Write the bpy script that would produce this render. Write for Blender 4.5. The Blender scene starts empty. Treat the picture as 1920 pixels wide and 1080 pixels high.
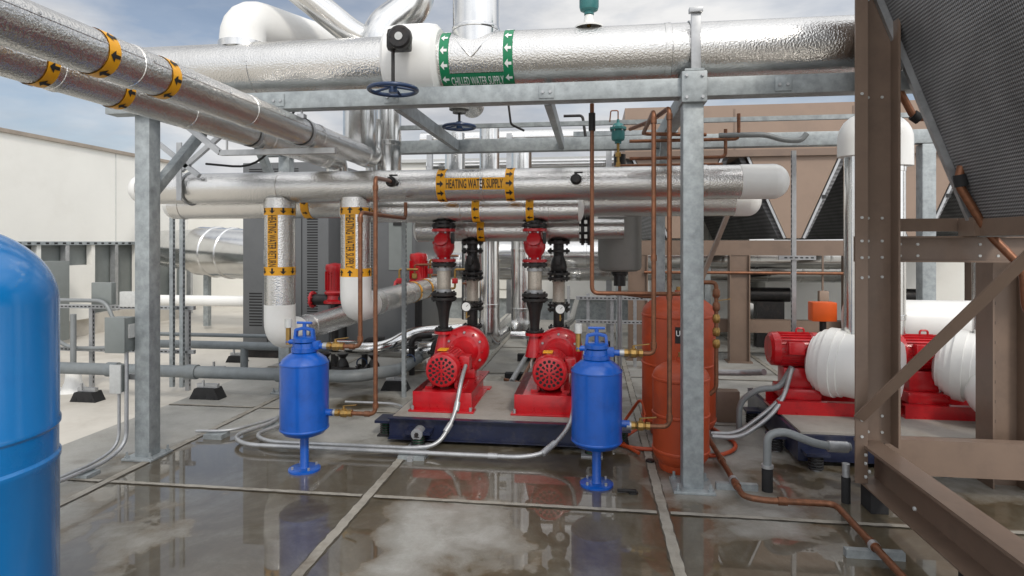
import bpy,bmesh,math,random
from mathutils import Vector as V, Matrix
random.seed(5)
pi=math.pi
sc=bpy.context.scene

# ------------------------------------------------------------------ materials
def mat(name,col,metal=0.0,rough=0.5,var=0.12,vscale=6,bump=0.0,bscale=80,coat=0,dirt=None,dscale=2.0,damt=0.5,rvar=0.1):
    m=bpy.data.materials.new(name);m.use_nodes=True
    nt=m.node_tree;N=nt.nodes;Lk=nt.links
    b=N['Principled BSDF']
    b.inputs['Metallic'].default_value=metal
    b.inputs['Coat Weight'].default_value=coat
    b.inputs['Coat Roughness'].default_value=0.12
    tc=N.new('ShaderNodeTexCoord')
    n=N.new('ShaderNodeTexNoise');n.inputs['Scale'].default_value=vscale;n.inputs['Detail'].default_value=6
    n.inputs['Roughness'].default_value=0.65
    Lk.new(tc.outputs['Object'],n.inputs['Vector'])
    r=N.new('ShaderNodeValToRGB')
    r.color_ramp.elements[0].position=0.3;r.color_ramp.elements[1].position=0.7
    c=col
    r.color_ramp.elements[0].color=(c[0]*(1-var),c[1]*(1-var),c[2]*(1-var),1)
    r.color_ramp.elements[1].color=(min(1,c[0]*(1+var)),min(1,c[1]*(1+var)),min(1,c[2]*(1+var)),1)
    Lk.new(n.outputs['Fac'],r.inputs['Fac'])
    last=r.outputs['Color']
    if dirt:
        n2=N.new('ShaderNodeTexNoise');n2.inputs['Scale'].default_value=dscale;n2.inputs['Detail'].default_value=8
        n2.inputs['Roughness'].default_value=0.7
        Lk.new(tc.outputs['Object'],n2.inputs['Vector'])
        r2=N.new('ShaderNodeValToRGB');r2.color_ramp.elements[0].position=0.5;r2.color_ramp.elements[1].position=0.72
        r2.color_ramp.elements[0].color=(0,0,0,1);r2.color_ramp.elements[1].color=(damt,damt,damt,1)
        Lk.new(n2.outputs['Fac'],r2.inputs['Fac'])
        mx=N.new('ShaderNodeMixRGB');mx.inputs[2].default_value=(*dirt,1)
        Lk.new(r2.outputs['Color'],mx.inputs[0]);Lk.new(last,mx.inputs[1]);last=mx.outputs[0]
    Lk.new(last,b.inputs['Base Color'])
    mr=N.new('ShaderNodeMapRange');mr.inputs[3].default_value=max(0.02,rough-rvar);mr.inputs[4].default_value=min(1,rough+rvar)
    Lk.new(n.outputs['Fac'],mr.inputs[0]);Lk.new(mr.outputs[0],b.inputs['Roughness'])
    if bump>0:
        n3=N.new('ShaderNodeTexNoise');n3.inputs['Scale'].default_value=bscale;n3.inputs['Detail'].default_value=2
        Lk.new(tc.outputs['Object'],n3.inputs['Vector'])
        bp=N.new('ShaderNodeBump');bp.inputs['Strength'].default_value=bump;bp.inputs['Distance'].default_value=0.004
        Lk.new(n3.outputs['Fac'],bp.inputs['Height']);Lk.new(bp.outputs[0],b.inputs['Normal'])
    return m
JACK=mat('aluminium_jacket',(.68,.67,.65),1,.22,.07,5,1.0,80,dirt=(.44,.425,.40),dscale=2.5,damt=.5,rvar=.08)
JACK2=mat('smooth_jacket',(.70,.70,.69),1,.19,.06,3,.2,10,dirt=(.48,.465,.44),dscale=2.5,damt=.5,rvar=.08)
WPVC=mat('white_pvc_cover',(.80,.80,.78),0,.35,.03,4,dirt=(.58,.56,.51),damt=.35)
GALV=mat('galvanised_steel',(.33,.36,.37),.35,.5,.24,16,.15,30,dirt=(.17,.19,.20),dscale=5,damt=.65)
GALVL=mat('galvanised_light',(.43,.44,.45),.6,.42,.12,14,dirt=(.25,.26,.27),dscale=9,damt=.5)
GREYP=mat('grey_pipe_paint',(.16,.18,.19),.1,.5,.15,10,dirt=(.28,.28,.26),damt=.3)
YEL=mat('yellow_tape',(.86,.40,.010),0,.4,.05,5)
GRN=mat('green_tape',(.0,.20,.08),0,.4,.06,5)
BLK=mat('black_print',(.012,.012,.012),0,.5,.1,5)
WHT=mat('white_print',(.8,.82,.8),0,.5,.04,5)
IRON=mat('black_iron',(.020,.019,.019),.3,.42,.3,25,.3,90,dirt=(.08,.055,.045),dscale=14,damt=.5)
RED=mat('red_enamel',(.48,.006,.012),0,.3,.14,7,.05,40,coat=.3,dirt=(.19,.01,.012),dscale=8,damt=.6)
RUST=mat('red_oxide_paint',(.45,.065,.017),0,.45,.10,5,.05,60,coat=.05,dirt=(.26,.045,.018),dscale=4,damt=.75)
BLUE=mat('blue_enamel',(.002,.085,.42),0,.32,.10,7,.08,30,coat=.35,dirt=(.002,.045,.25),dscale=6,damt=.6)
AZUR=mat('azure_enamel',(.002,.17,.48),0,.25,.05,3,.02,20,coat=.5,dirt=(.002,.11,.34),dscale=3,damt=.5)
NAVY=mat('navy_paint',(.010,.015,.045),.1,.35,.25,12,.05,30,coat=.2,dirt=(.1,.09,.08),dscale=9,damt=.4)
COP=mat('tarnished_copper',(.22,.095,.05),.55,.45,.3,22,.05,60,dirt=(.09,.055,.04),dscale=14,damt=.65)
BRAS=mat('brass',(.38,.24,.08),.85,.4,.2,20,dirt=(.15,.09,.04),dscale=30,damt=.6)
BRN=mat('brown_paint',(.185,.128,.094),.05,.45,.08,4,.04,30,coat=.1,dirt=(.12,.085,.065),dscale=5,damt=.5)
BRNB=mat('tan_panel_paint',(.28,.20,.15),.05,.5,.06,2,dirt=(.21,.155,.12),dscale=3,damt=.4)
CABG=mat('cabinet_grey',(.12,.125,.13),.1,.45,.06,2,dirt=(.085,.09,.095),dscale=3,damt=.4)
BOXG=mat('grey_enclosure',(.20,.22,.215),.1,.45,.08,6)
CREAM=mat('cream_panel',(.82,.81,.76),0,.5,.03,1,dirt=(.70,.68,.62),dscale=1.3,damt=.35)
LIP=mat('weathered_lip',(.33,.28,.23),0,.6,.15,4)
RUBB=mat('black_rubber',(.015,.015,.016),0,.8,.3,18)
FLEXG=mat('grey_flex',(.22,.235,.24),.1,.45,.1,15)
BRAID=mat('steel_braid',(.52,.47,.40),.7,.45,.3,120,.8,160)
HANDW=mat('handwheel_blue',(.008,.03,.09),.1,.35,.15,10,coat=.3)
TEAL=mat('teal_paint',(.04,.18,.18),.1,.4,.12,10)
GTANK=mat('grey_tank_paint',(.22,.22,.205),.1,.5,.12,5,dirt=(.14,.13,.12),dscale=5,damt=.5)
GREEN=mat('spring_green',(.01,.12,.05),.1,.4,.12,10)
ORNG=mat('orange_paint',(.75,.11,.01),0,.4,.08,8)
DARKV=mat('dark_void',(.008,.008,.009),0,.7,.2,8)
LABEL=mat('label_grey',(.5,.51,.5),0,.4,.1,30)
CONC=mat('dry_concrete',(.32,.30,.27),0,.75,.15,6,.3,60,dirt=(.14,.115,.085),dscale=3,damt=.75)

def coil_mat(name,lo,hi,fy=24,fz=17):
    m=bpy.data.materials.new(name);m.use_nodes=True;nt=m.node_tree;N=nt.nodes;L=nt.links
    b=N['Principled BSDF'];b.inputs['Metallic'].default_value=.25;b.inputs['Roughness'].default_value=.5
    tc=N.new('ShaderNodeTexCoord')
    w=N.new('ShaderNodeTexWave');w.bands_direction='Y';w.inputs['Scale'].default_value=fy;w.inputs['Distortion'].default_value=.8
    w2=N.new('ShaderNodeTexWave');w2.bands_direction='Z';w2.inputs['Scale'].default_value=fz;w2.inputs['Distortion'].default_value=.5
    n=N.new('ShaderNodeTexNoise');n.inputs['Scale'].default_value=3;n.inputs['Detail'].default_value=6
    L.new(tc.outputs['Object'],w.inputs[0]);L.new(tc.outputs['Object'],w2.inputs[0]);L.new(tc.outputs['Object'],n.inputs[0])
    a=N.new('ShaderNodeMath');a.operation='ADD';L.new(w.outputs['Fac'],a.inputs[0]);L.new(w2.outputs['Fac'],a.inputs[1])
    a2=N.new('ShaderNodeMath');a2.operation='MULTIPLY';L.new(a.outputs[0],a2.inputs[0]);L.new(n.outputs['Fac'],a2.inputs[1])
    r=N.new('ShaderNodeValToRGB');r.color_ramp.elements[0].color=(lo,lo,lo*1.04,1);r.color_ramp.elements[1].color=(hi,hi,hi*1.02,1)
    r.color_ramp.elements[0].position=.1;r.color_ramp.elements[1].position=.95
    L.new(a2.outputs[0],r.inputs[0]);L.new(r.outputs[0],b.inputs['Base Color'])
    bp=N.new('ShaderNodeBump');bp.inputs['Strength'].default_value=.6;bp.inputs['Distance'].default_value=.004
    L.new(a.outputs[0],bp.inputs['Height']);L.new(bp.outputs[0],b.inputs['Normal'])
    return m
COIL=coil_mat('coil_fins',.065,.34)
COILF=coil_mat('coil_fins_far',.07,.24,8,6)

# ------------------------------------------------------------------ builder
def frame(n):
    n=n.normalized()
    up=V((0,0,1)) if abs(n.z)<.95 else V((0,1,0))
    u=up.cross(n).normalized();v=n.cross(u)
    return n,u,v
class B:
    def __init__(s,name,origin=None):
        s.name=name;s.bm=bmesh.new();s.ms=[];s.o=origin
    def mi(s,m):
        if m not in s.ms:s.ms.append(m)
        return s.ms.index(m)
    def add(s,vs,fs,m):
        i=s.mi(m);bv=[s.bm.verts.new(v) for v in vs]
        for f in fs:
            try:
                fc=s.bm.faces.new([bv[k] for k in f]);fc.material_index=i;fc.smooth=True
            except ValueError:pass
        return s
    def lathe(s,o,ax,prof,m,seg=28):
        o=V(o);n,u,v=frame(V(ax));vs=[];fs=[];rings=[]
        for t,r in prof:
            if r<1e-5:
                rings.append([len(vs)]);vs.append(o+n*t)
            else:
                rings.append(list(range(len(vs),len(vs)+seg)))
                for k in range(seg):
                    a=2*pi*k/seg;vs.append(o+n*t+(u*math.cos(a)+v*math.sin(a))*r)
        for A,C in zip(rings,rings[1:]):
            if len(A)==1 and len(C)==1:continue
            for k in range(seg):
                j=(k+1)%seg
                if len(A)==1:fs.append((A[0],C[k],C[j]))
                elif len(C)==1:fs.append((A[k],C[0],A[j]))
                else:fs.append((A[k],C[k],C[j],A[j]))
        return s.add(vs,fs,m)
    def cyl(s,a,b,r,m,seg=24,r2=None,caps=True):
        a=V(a);b=V(b);l=(b-a).length;r2=r if r2 is None else r2
        p=[(0,r),(l,r2)]
        if caps:p=[(0,0)]+p+[(l,0)]
        return s.lathe(a,b-a,p,m,seg)
    def dome(s,a,ax,r,h,m,seg=28):
        return s.lathe(a,ax,[(h*math.sin(t),r*math.cos(t)) for t in [pi/2*k/8 for k in range(8)]]+[(h,0)],m,seg)
    def tube(s,pts,r,m,bend=None,seg=12,caps=True):
        pts=[V(p) for p in pts];bend=r*2.5 if bend is None else bend
        P=[pts[0]]
        for i in range(1,len(pts)-1):
            p=pts[i];d1=pts[i-1]-p;d2=pts[i+1]-p
            e=min(bend,d1.length*.49,d2.length*.49)
            A=p+d1.normalized()*e;C=p+d2.normalized()*e
            for k in range(7):
                t=k/6;P.append(A*(1-t)**2+p*2*t*(1-t)+C*t*t)
        P.append(pts[-1])
        n,u,v=frame(P[1]-P[0]);vs=[];fs=[]
        for i,p in enumerate(P):
            if i==0:t=P[1]-P[0]
            elif i==len(P)-1:t=P[-1]-P[-2]
            else:t=(P[i+1]-P[i]).normalized()+(P[i]-P[i-1]).normalized()
            t=t.normalized();u=(u-t*u.dot(t)).normalized();v=t.cross(u)
            for k in range(seg):
                a=2*pi*k/seg;vs.append(p+(u*math.cos(a)+v*math.sin(a))*r)
        for i in range(len(P)-1):
            for k in range(seg):
                j=(k+1)%seg;fs.append((i*seg+k,i*seg+j,(i+1)*seg+j,(i+1)*seg+k))
        if caps:
            fs.append(tuple(reversed(range(seg))));fs.append(tuple(range((len(P)-1)*seg,len(P)*seg)))
        return s.add(vs,fs,m)
    def ring(s,c,ax,R,r,m,seg=32,ts=8):
        c=V(c);n,u,v=frame(V(ax));vs=[];fs=[]
        for i in range(seg):
            a=2*pi*i/seg;d=u*math.cos(a)+v*math.sin(a)
            for k in range(ts):
                b=2*pi*k/ts;vs.append(c+d*(R+r*math.cos(b))+n*r*math.sin(b))
        for i in range(seg):
            for k in range(ts):
                i2=(i+1)%seg;k2=(k+1)%ts;fs.append((i*ts+k,i2*ts+k,i2*ts+k2,i*ts+k2))
        return s.add(vs,fs,m)
    def box(s,c,sz,m,rot=None,bev=0.0):
        t=bmesh.new();bmesh.ops.create_cube(t,size=1)
        for v in t.verts:v.co=V((v.co.x*sz[0],v.co.y*sz[1],v.co.z*sz[2]))
        if bev>0:bmesh.ops.bevel(t,geom=t.edges[:]+t.verts[:],offset=bev,segments=2,affect='EDGES',profile=.6)
        M=rot if rot is not None else Matrix.Identity(3)
        t.verts.index_update()
        vs=[V(c)+M@v.co for v in t.verts];fs=[[v.index for v in f.verts] for f in t.faces]
        t.free();return s.add(vs,fs,m)
    def bx(s,x0,x1,y0,y1,z0,z1,m,bev=0.0):
        return s.box(((x0+x1)/2,(y0+y1)/2,(z0+z1)/2),(abs(x1-x0),abs(y1-y0),abs(z1-z0)),m,bev=bev)
    def bar(s,a,b,w,h,m,bev=0.0,side=None):
        a=V(a);b=V(b);n=(b-a).normalized()
        if side is None:
            up=V((0,0,1)) if abs(n.z)<.95 else V((0,1,0))
            u=up.cross(n).normalized()
        else:
            u=V(side);u=(u-n*u.dot(n)).normalized()
        v=n.cross(u);M=Matrix((u,v,n)).transposed()
        return s.box((a+b)/2,(w,h,(b-a).length),m,rot=M,bev=bev)
    def chan(s,a,b,w,h,t,m,side=None,flip=1):
        a=V(a);b=V(b);n=(b-a).normalized()
        up=V((0,0,1)) if abs(n.z)<.95 else V((0,1,0))
        u=(up.cross(n).normalized() if side is None else V(side))
        u=(u-n*u.dot(n)).normalized()*flip;v=n.cross(u).normalized()
        s.bar(a-u*(w/2-t/2),b-u*(w/2-t/2),t,h,m,side=u)
        for q in(-1,1):
            o=v*q*(h/2-t/2)+u*(t/2)
            s.bar(a+o,b+o,w-t,t,m,side=u)
        return s
    def strut(s,a,b,m,w=.041,side=None):
        a=V(a);b=V(b);n=(b-a).normalized()
        s.bar(a,b,w,w,m,side=side)
        up=V((0,0,1)) if abs(n.z)<.95 else V((0,1,0))
        u=(up.cross(n).normalized() if side is None else V(side));u=(u-n*u.dot(n)).normalized()
        L=(b-a).length;k=.05
        while k<L-.05:
            for q in(-1,1):
                s.bar(a+n*k+u*q*(w/2+.0008),a+n*(k+.028)+u*q*(w/2+.0008),.0012,.013,DARKV,side=u)
            k+=.05
        return s
    def quad(s,p,m):
        return s.add([V(q) for q in p],[tuple(range(len(p)))],m)
    def prism(s,poly,off,m):
        off=V(off);n=len(poly);vs=[V(p) for p in poly]+[V(p)+off for p in poly]
        fs=[tuple(range(n)),tuple(reversed(range(n,2*n)))]+[(i,i+n,(i+1)%n+n,(i+1)%n) for i in range(n)]
        return s.add(vs,fs,m)
    def flange(s,c,ax,R,th,m,nb=8,bm_=None,rb=None):
        c=V(c);n,u,v=frame(V(ax));bm_=bm_ or m
        s.lathe(c-n*th/2,n,[(0,0),(0,R*.97),(th*.12,R),(th*.88,R),(th,R*.97),(th,0)],m,28)
        rb=rb or R*.8
        for k in range(nb):
            a=2*pi*(k+.5)/nb;d=(u*math.cos(a)+v*math.sin(a))*rb
            s.cyl(c+d-n*(th/2+.014),c+d+n*(th/2+.014),R*.085,bm_,6)
        return s
    def pipe(s,a,b,r,m,step=.92,off=.4,seg=40,caps=True,screws=True):
        a=V(a);b=V(b);L=(b-a).length;n=(b-a).normalized();s.cyl(a,b,r,m,seg,caps=caps)
        k=off
        while k<L-.05:
            s.lathe(a+n*(k-.025),n,[(0,r),(.002,r+.003),(.036,r+.0055),(.042,r+.0055),(.046,r)],m,seg);k+=step
        return s
    def patch(s,C,a,f,g,R,s0,s1,p0,p1,m,n=None):
        C=V(C);a=V(a);f=V(f).normalized();g=V(g).normalized();n=n or max(4,int(abs(p1-p0)/(2*pi)*40))
        vs=[];fs=[]
        for k in range(n+1):
            p=p0+(p1-p0)*k/n;d=(f*math.cos(p)+g*math.sin(p))*R
            vs+=[C+a*s0+d,C+a*s1+d]
        for k in range(n):fs.append((2*k,2*k+1,2*k+3,2*k+2))
        return s.add(vs,fs,m)
    def arrow(s,C,a,f,g,R,L,p0,m,W=None):
        C=V(C);a=V(a);f=V(f).normalized();g=V(g).normalized();W=W or L*.8
        def mp(x,h):
            p=p0+h/R;return C+a*x+(f*math.cos(p)+g*math.sin(p))*R
        P=[(-.5,-.16),(.0,-.16),(.0,.16),(-.5,.16),(0,-.5),(.5,0),(0,.5)]
        vs=[mp(x*L,h*W) for x,h in P]
        return s.add(vs,[(0,1,2,3),(1,4,5),(1,5,2),(2,5,6)],m)
    def band(s,C,a,f,g,R,w,m,arr=None,na=8,L=.05,off=0,W=None):
        s.patch(C,a,f,g,R+.0035,-w/2,w/2,0,2*pi,m)
        if arr:
            for k in range(na):
                s.arrow(C,a,f,g,R+.0065,L,2*pi*k/na+off,arr,W)
        return s
    def text(s,txt,C,a,f,g,R,length,h,m,p0=0,bold=.012):
        cu=bpy.data.curves.new('t','FONT');cu.body=txt;cu.size=1;cu.offset=bold;cu.resolution_u=3
        ob=bpy.data.objects.new('t',cu);sc.collection.objects.link(ob)
        dg=bpy.context.evaluated_depsgraph_get();dg.update()
        me=bpy.data.meshes.new_from_object(ob.evaluated_get(dg))
        t=bmesh.new();t.from_mesh(me)
        bmesh.ops.triangulate(t,faces=t.faces[:])
        bmesh.ops.subdivide_edges(t,edges=[e for e in t.edges if e.calc_length()>.3],cuts=2)
        bmesh.ops.triangulate(t,faces=t.faces[:])
        xs=[v.co.x for v in t.verts];ys=[v.co.y for v in t.verts]
        x0,x1,y0,y1=min(xs),max(xs),min(ys),max(ys)
        C=V(C);a=V(a);f=V(f).normalized();g=V(g).normalized();vs=[]
        for v in t.verts:
            x=((v.co.x-x0)/(x1-x0)-.5)*length;y=((v.co.y-y0)/(y1-y0)-.5)*h
            if R:
                p=p0+y/R;vs.append(C+a*x+(f*math.cos(p)+g*math.sin(p))*R)
            else:vs.append(C+a*x+g*y)
        t.verts.index_update()
        fs=[[v.index for v in q.verts] for q in t.faces]
        t.free();bpy.data.objects.remove(ob);bpy.data.curves.remove(cu);bpy.data.meshes.remove(me)
        return s.add(vs,fs,m)
    def done(s,origin=None,recalc=True,shift=None):
        bm=s.bm
        if shift:
            for v in bm.verts:v.co+=V(shift)
        if recalc:bmesh.ops.recalc_face_normals(bm,faces=bm.faces[:])
        for e in bm.edges:
            if len(e.link_faces)==2 and e.calc_face_angle(0)>.6:e.smooth=False
        if origin is None:
            xs=[v.co for v in bm.verts]
            origin=V((sum(v.x for v in xs)/len(xs),sum(v.y for v in xs)/len(xs),min(v.z for v in xs)))
        origin=V(origin)
        for v in bm.verts:v.co-=origin
        me=bpy.data.meshes.new(s.name);bm.to_mesh(me);bm.free()
        for m in s.ms:me.materials.append(m)
        ob=bpy.data.objects.new(s.name,me);ob.location=origin;sc.collection.objects.link(ob);return ob
X=V((1,0,0));Y=V((0,1,0));Z=V((0,0,1));FR=V((0,-1,0))

# ------------------------------------------------------------------ ground
def wet_ground():
    m=bpy.data.materials.new('wet_concrete');m.use_nodes=True;nt=m.node_tree;N=nt.nodes;L=nt.links
    b=N['Principled BSDF']
    tc=N.new('ShaderNodeTexCoord');P=tc.outputs['Object']
    def noise(s,d=6,r=.6,dist=0,off=(0,0,0)):
        mp=N.new('ShaderNodeMapping');mp.inputs['Location'].default_value=off;L.new(P,mp.inputs[0])
        n=N.new('ShaderNodeTexNoise');n.inputs['Scale'].default_value=s;n.inputs['Detail'].default_value=d;n.inputs['Roughness'].default_value=r
        n.inputs['Distortion'].default_value=dist;L.new(mp.outputs[0],n.inputs['Vector']);return n.outputs['Fac']
    def ramp(f,st):
        r=N.new('ShaderNodeValToRGB');e=r.color_ramp.elements
        while len(e)<len(st):e.new(.5)
        for q,(p,c) in zip(e,st):q.position=p;q.color=(*c,1)
        L.new(f,r.inputs[0]);return r.outputs[0]
    def mix(f,a,c,t='MIX'):
        x=N.new('ShaderNodeMixRGB');x.blend_type=t
        for i,q in enumerate((f,a,c)):
            if isinstance(q,(int,float)):x.inputs[i].default_value=q
            elif isinstance(q,tuple):x.inputs[i].default_value=(*q,1)
            else:L.new(q,x.inputs[i])
        return x.outputs[0]
    def mth(op,a,c):
        x=N.new('ShaderNodeMath');x.operation=op
        for i,q in enumerate((a,c)):
            if isinstance(q,(int,float)):x.inputs[i].default_value=q
            else:L.new(q,x.inputs[i])
        return x.outputs[0]
    def mr(f,a0,a1,b0,b1):
        x=N.new('ShaderNodeMapRange');L.new(f,x.inputs[0])
        for i,q in enumerate((a0,a1,b0,b1)):x.inputs[i+1].default_value=q
        return x.outputs[0]
    sp=N.new('ShaderNodeSeparateXYZ');L.new(P,sp.inputs[0])
    ax,ay=sp.outputs[0],sp.outputs[1]
    w=mth('ADD',mth('ADD',noise(1.0,4,.5,.3,(.7,2.3,0)),mth('MULTIPLY',mth('SUBTRACT',noise(4.0,7,.65,.6),.5),.22)),
          mth('ADD',mth('ADD',mr(ay,4.2,5.2,.055,-.14),mr(ax,.3,1.6,0,-.05)),mr(ax,-3.6,-2.9,-.3,0)))
    wet=ramp(w,[(.475,(0,)*3),(.492,(1,)*3)])
    damp=ramp(w,[(.35,(0,)*3),(.46,(1,)*3)])
    dry=ramp(noise(3,10,.65),[(.3,(.26,.255,.235)),(.5,(.34,.335,.31)),(.75,(.41,.40,.38))])
    dry=mix(ramp(noise(1.1,8,.7),[(.5,(0,)*3),(.7,(.5,)*3)]),dry,(.23,.20,.155))
    dry=mix(ramp(noise(40,6,.8),[(.4,(0,)*3),(.7,(.3,)*3)]),dry,(.18,.17,.15))
    dampc=ramp(noise(2.2,10,.72,.4),[(.3,(.13,.115,.09)),(.5,(.185,.17,.14)),(.7,(.235,.22,.19))])
    dampc=mix(ramp(noise(30,8,.8),[(.4,(0,)*3),(.7,(.35,)*3)]),dampc,(.10,.085,.06))
    brown=ramp(noise(1.3,12,.75,.6),[(.32,(.045,.031,.014)),(.47,(.085,.066,.038)),(.56,(.125,.11,.078)),(.7,(.18,.168,.138))])
    brown=mix(ramp(noise(16,10,.85),[(.35,(0,)*3),(.7,(.6,)*3)]),brown,(.045,.034,.019))
    edge=ramp(w,[(.43,(0,)*3),(.478,(1,)*3),(.53,(0,)*3)])
    col=mix(damp,dry,dampc)
    col=mix(wet,col,brown)
    col=mix(mix(1.0,edge,ramp(noise(7,8,.7),[(.4,(0,)*3),(.65,(.7,)*3)]),'MULTIPLY'),col,(.11,.075,.035))
    L.new(col,b.inputs['Base Color'])
    L.new(mr(wet,0,1,.5,.35),b.inputs['Roughness'])
    L.new(mth('MAXIMUM',wet,mth('MULTIPLY',damp,.55)),b.inputs['Coat Weight'])
    L.new(mr(wet,0,1,.16,.01),b.inputs['Coat Roughness']);b.inputs['Coat IOR'].default_value=1.55
    bp=N.new('ShaderNodeBump');bp.inputs['Distance'].default_value=.004;L.new(noise(55,5,.7),bp.inputs['Height'])
    L.new(mth('MULTIPLY',mth('SUBTRACT',1,wet),.6),bp.inputs['Strength'])
    L.new(bp.outputs[0],b.inputs['Normal'])
    bw=N.new('ShaderNodeBump');bw.inputs['Distance'].default_value=.002;bw.inputs['Strength'].default_value=.08;L.new(noise(2.2,2,.5),bw.inputs['Height']);L.new(bw.outputs[0],b.inputs['Coat Normal'])
    return m
WETC=wet_ground()
JOINT=mat('joint_sealant',(.30,.28,.24),0,.55,.2,9,.3,60,dirt=(.12,.095,.065),dscale=3,damt=.8)
JEDGE=mat('joint_dark_edge',(.08,.068,.052),0,.6,.4,9)  # dark ragged strip showing along both sides of the sealant
ROOFM=mat('roof_membrane',(.54,.51,.455),0,.65,.08,1.5,.2,30,dirt=(.35,.31,.26),dscale=.9,damt=.75)
g=B('ground');g.quad([(-150,-60,-.06),(150,-60,-.06),(150,240,-.06),(-150,240,-.06)],ROOFM);g.done((0,0,0))
g=B('concrete_pad');g.bx(-4.15,9,-3,11,-.05,0,WETC);g.done((0,0,0))
g=B('pavement_joints')
def ragged(g,a,b,w,z,m,n=60,j=.006):
    a=V(a);b=V(b);d=(b-a).normalized();s=V((-d.y,d.x,0));vs=[]
    for k in range(n+1):
        p=a+(b-a)*k/n
        vs+=[p+s*(w/2+random.uniform(-j,j))+Z*z,p-s*(w/2+random.uniform(-j,j))+Z*z]
    g.add(vs,[(2*k,2*k+1,2*k+3,2*k+2) for k in range(n)],m)
for x in(-3.22,-1.4,.42,2.24,4.06):
    ragged(g,(x,.3,0),(x,10.9,0),.070,.003,JEDGE,260,.006);ragged(g,(x,.3,0),(x,10.9,0),.056,.0062,JOINT,260,.004)
for y in(1.84,3.68,5.52,7.36,9.2):
    xs=[-4.14,-3.26,-3.18,-1.44,-1.36,.38,.46,2.20,2.28,4.02,4.10,8.9]
    for i in range(0,12,2):ragged(g,(xs[i],y,0),(xs[i+1],y,0),.046,.0035,JEDGE,50,.005);ragged(g,(xs[i],y,0),(xs[i+1],y,0),.036,.0068,JOINT,50,.003)
g.done((0,0,0))

# ------------------------------------------------------------------ main steel frame
g=B('steel_pipe_rack')
def post(x,y,w,zt,base=True):
    g.bx(x-w/2,x+w/2,y-w/2,y+w/2,.015,zt,GALV,bev=.008)
    if base:
        g.bx(x-w,x+w,y-w,y+w,.0,.016,GALV,bev=.003)
        for i in(-1,1):
            for j in(-1,1):
                g.cyl((x+i*w*.78,y+j*w*.78,.016),(x+i*w*.78,y+j*w*.78,.06),.009,GALV,6)
                g.cyl((x+i*w*.78,y+j*w*.78,.016),(x+i*w*.78,y+j*w*.78,.03),.018,GALV,6)
post(-3.30,4.16,.12,2.543);post(.648,4.1,.13,2.543)
post(-3.25,6.15,.12,2.52);post(.65,6.15,.12,2.52);post(3.1,6.15,.12,2.52)
g.bx(-3.55,2.3,4.04,4.16,2.545,2.665,GALV,bev=.006)
g.bx(-3.5,3.9,6.09,6.21,2.525,2.655,GALV,bev=.006)
for x in(-3.25,.65):g.bx(x-.05,x+.05,4.162,6.088,2.53,2.65,GALV,bev=.005)
for x in(-1.37,-.30):
    g.chan((x,4.162,2.59),(x,6.088,2.59),.05,.1,.006,GALV)
g.bar((-2.1,5.75,2.72),(3.0,5.75,2.72),.04,.04,GALV)
g.bar((-3.3,4.21,1.98),(-3.3,4.8,2.54),.07,.07,GALV,bev=.004)
g.bar((-3.25,6.09,1.98),(-3.25,5.6,2.54),.07,.07,GALV,bev=.004)
g.bar((.65,6.09,1.98),(.65,5.6,2.54),.07,.07,GALV,bev=.004)
g.bx(.57,.73,4.0,4.19,2.5,2.70,GALV,bev=.008)
g.bx(.59,.71,4.0,4.19,2.70,2.715,GALV)
for x in(.60,.70):
    for z in(2.53,2.67):g.cyl((x,4.0,z),(x,3.988,z),.011,GALVL,6)
for x in(-1.37,-.30,-2.2,1.2):
    g.bx(x-.05,x+.05,4.032,4.04,2.56,2.65,GALV,bev=.002)
    for q in(-.025,.025):g.cyl((x+q,4.034,2.6),(x+q,4.022,2.6),.010,GALVL,6)
g.done()

g=B('pipe_hanger_bracket')
for a,b in[((-3.68,5.05,2.25),(-3.3,5.05,2.55)),((-3.9,5.05,2.5),(-3.5,5.05,2.2))]:
    g.bar(a,b,.04,.04,GALVL)
g.ring((-3.68,5.2,2.1),X,.15,.008,GALVL);g.bar((-3.68,5.03,1.98),(-3.68,5.03,2.5),.05,.012,GALVL)
g.done()
def clevis(x,y,z,r,zt,ax=X,name='pipe_strap'):
    g=B(name)
    n,u,v=frame(V(ax))
    g.lathe(V((x,y,z))-n*.02,n,[(0,r+.006),(.04,r+.006),(.04,r+.001),(0,r+.001)],GALVL,36)
    g.bx(x-.025,x+.025,y-.025,y+.025,z+r,z+r+.03,GALVL)
    g.cyl((x,y,z+r),(x,y,zt),.008,GALVL,8)
    g.done()

# ------------------------------------------------------------------ big chilled water main
PY=4.22;PZ=2.885;PR=.19
g=B('chilled_water_pipe')
g.pipe((-3.45,PY,PZ),(-1.45,PY,PZ),PR,JACK,1.05,1.0);g.dome((-3.45,PY,PZ),-X,PR,.1,WPVC,36)
g.pipe((-1.05,PY,PZ),(2.0,PY,PZ),PR,JACK,1.22,1.55)
g.lathe((1.95,PY,PZ),X,[(0,PR+.012),(.05,PR+.012),(.12,PR),(.17,PR*.8),(.2,0)],WPVC,36)
g.lathe((-1.44,PY,PZ),X,[(0,.17),(.0,.22),(.03,.255),(.09,.265),(.30,.265),(.36,.255),(.39,.22),(.39,.17)],WPVC,40)
g.cyl((-.81,PY,PZ),(-.81,PY,3.95),.165,JACK2,36)
g.lathe((-.81,PY,3.08),Z,[(0,.168),(.015,.172),(.03,.168)],JACK2,36)
for q in(-1,1):
    g.tube([(-.81+q*.168,PY-.06,PZ+.185),(-.81+q*.12,PY-PR*.83,PZ+PR*.60),(-.81+q*.05,PY-PR-.002,PZ+.02),(-.81,PY-PR-.004,PZ-.03)],.006,JACK2,bend=.08,seg=8)
for x in(-1.0,-.56):
    g.band((x,PY,PZ),-X,FR,Z,PR,.065,GRN,WHT,12,.048,.1,.06)
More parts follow.
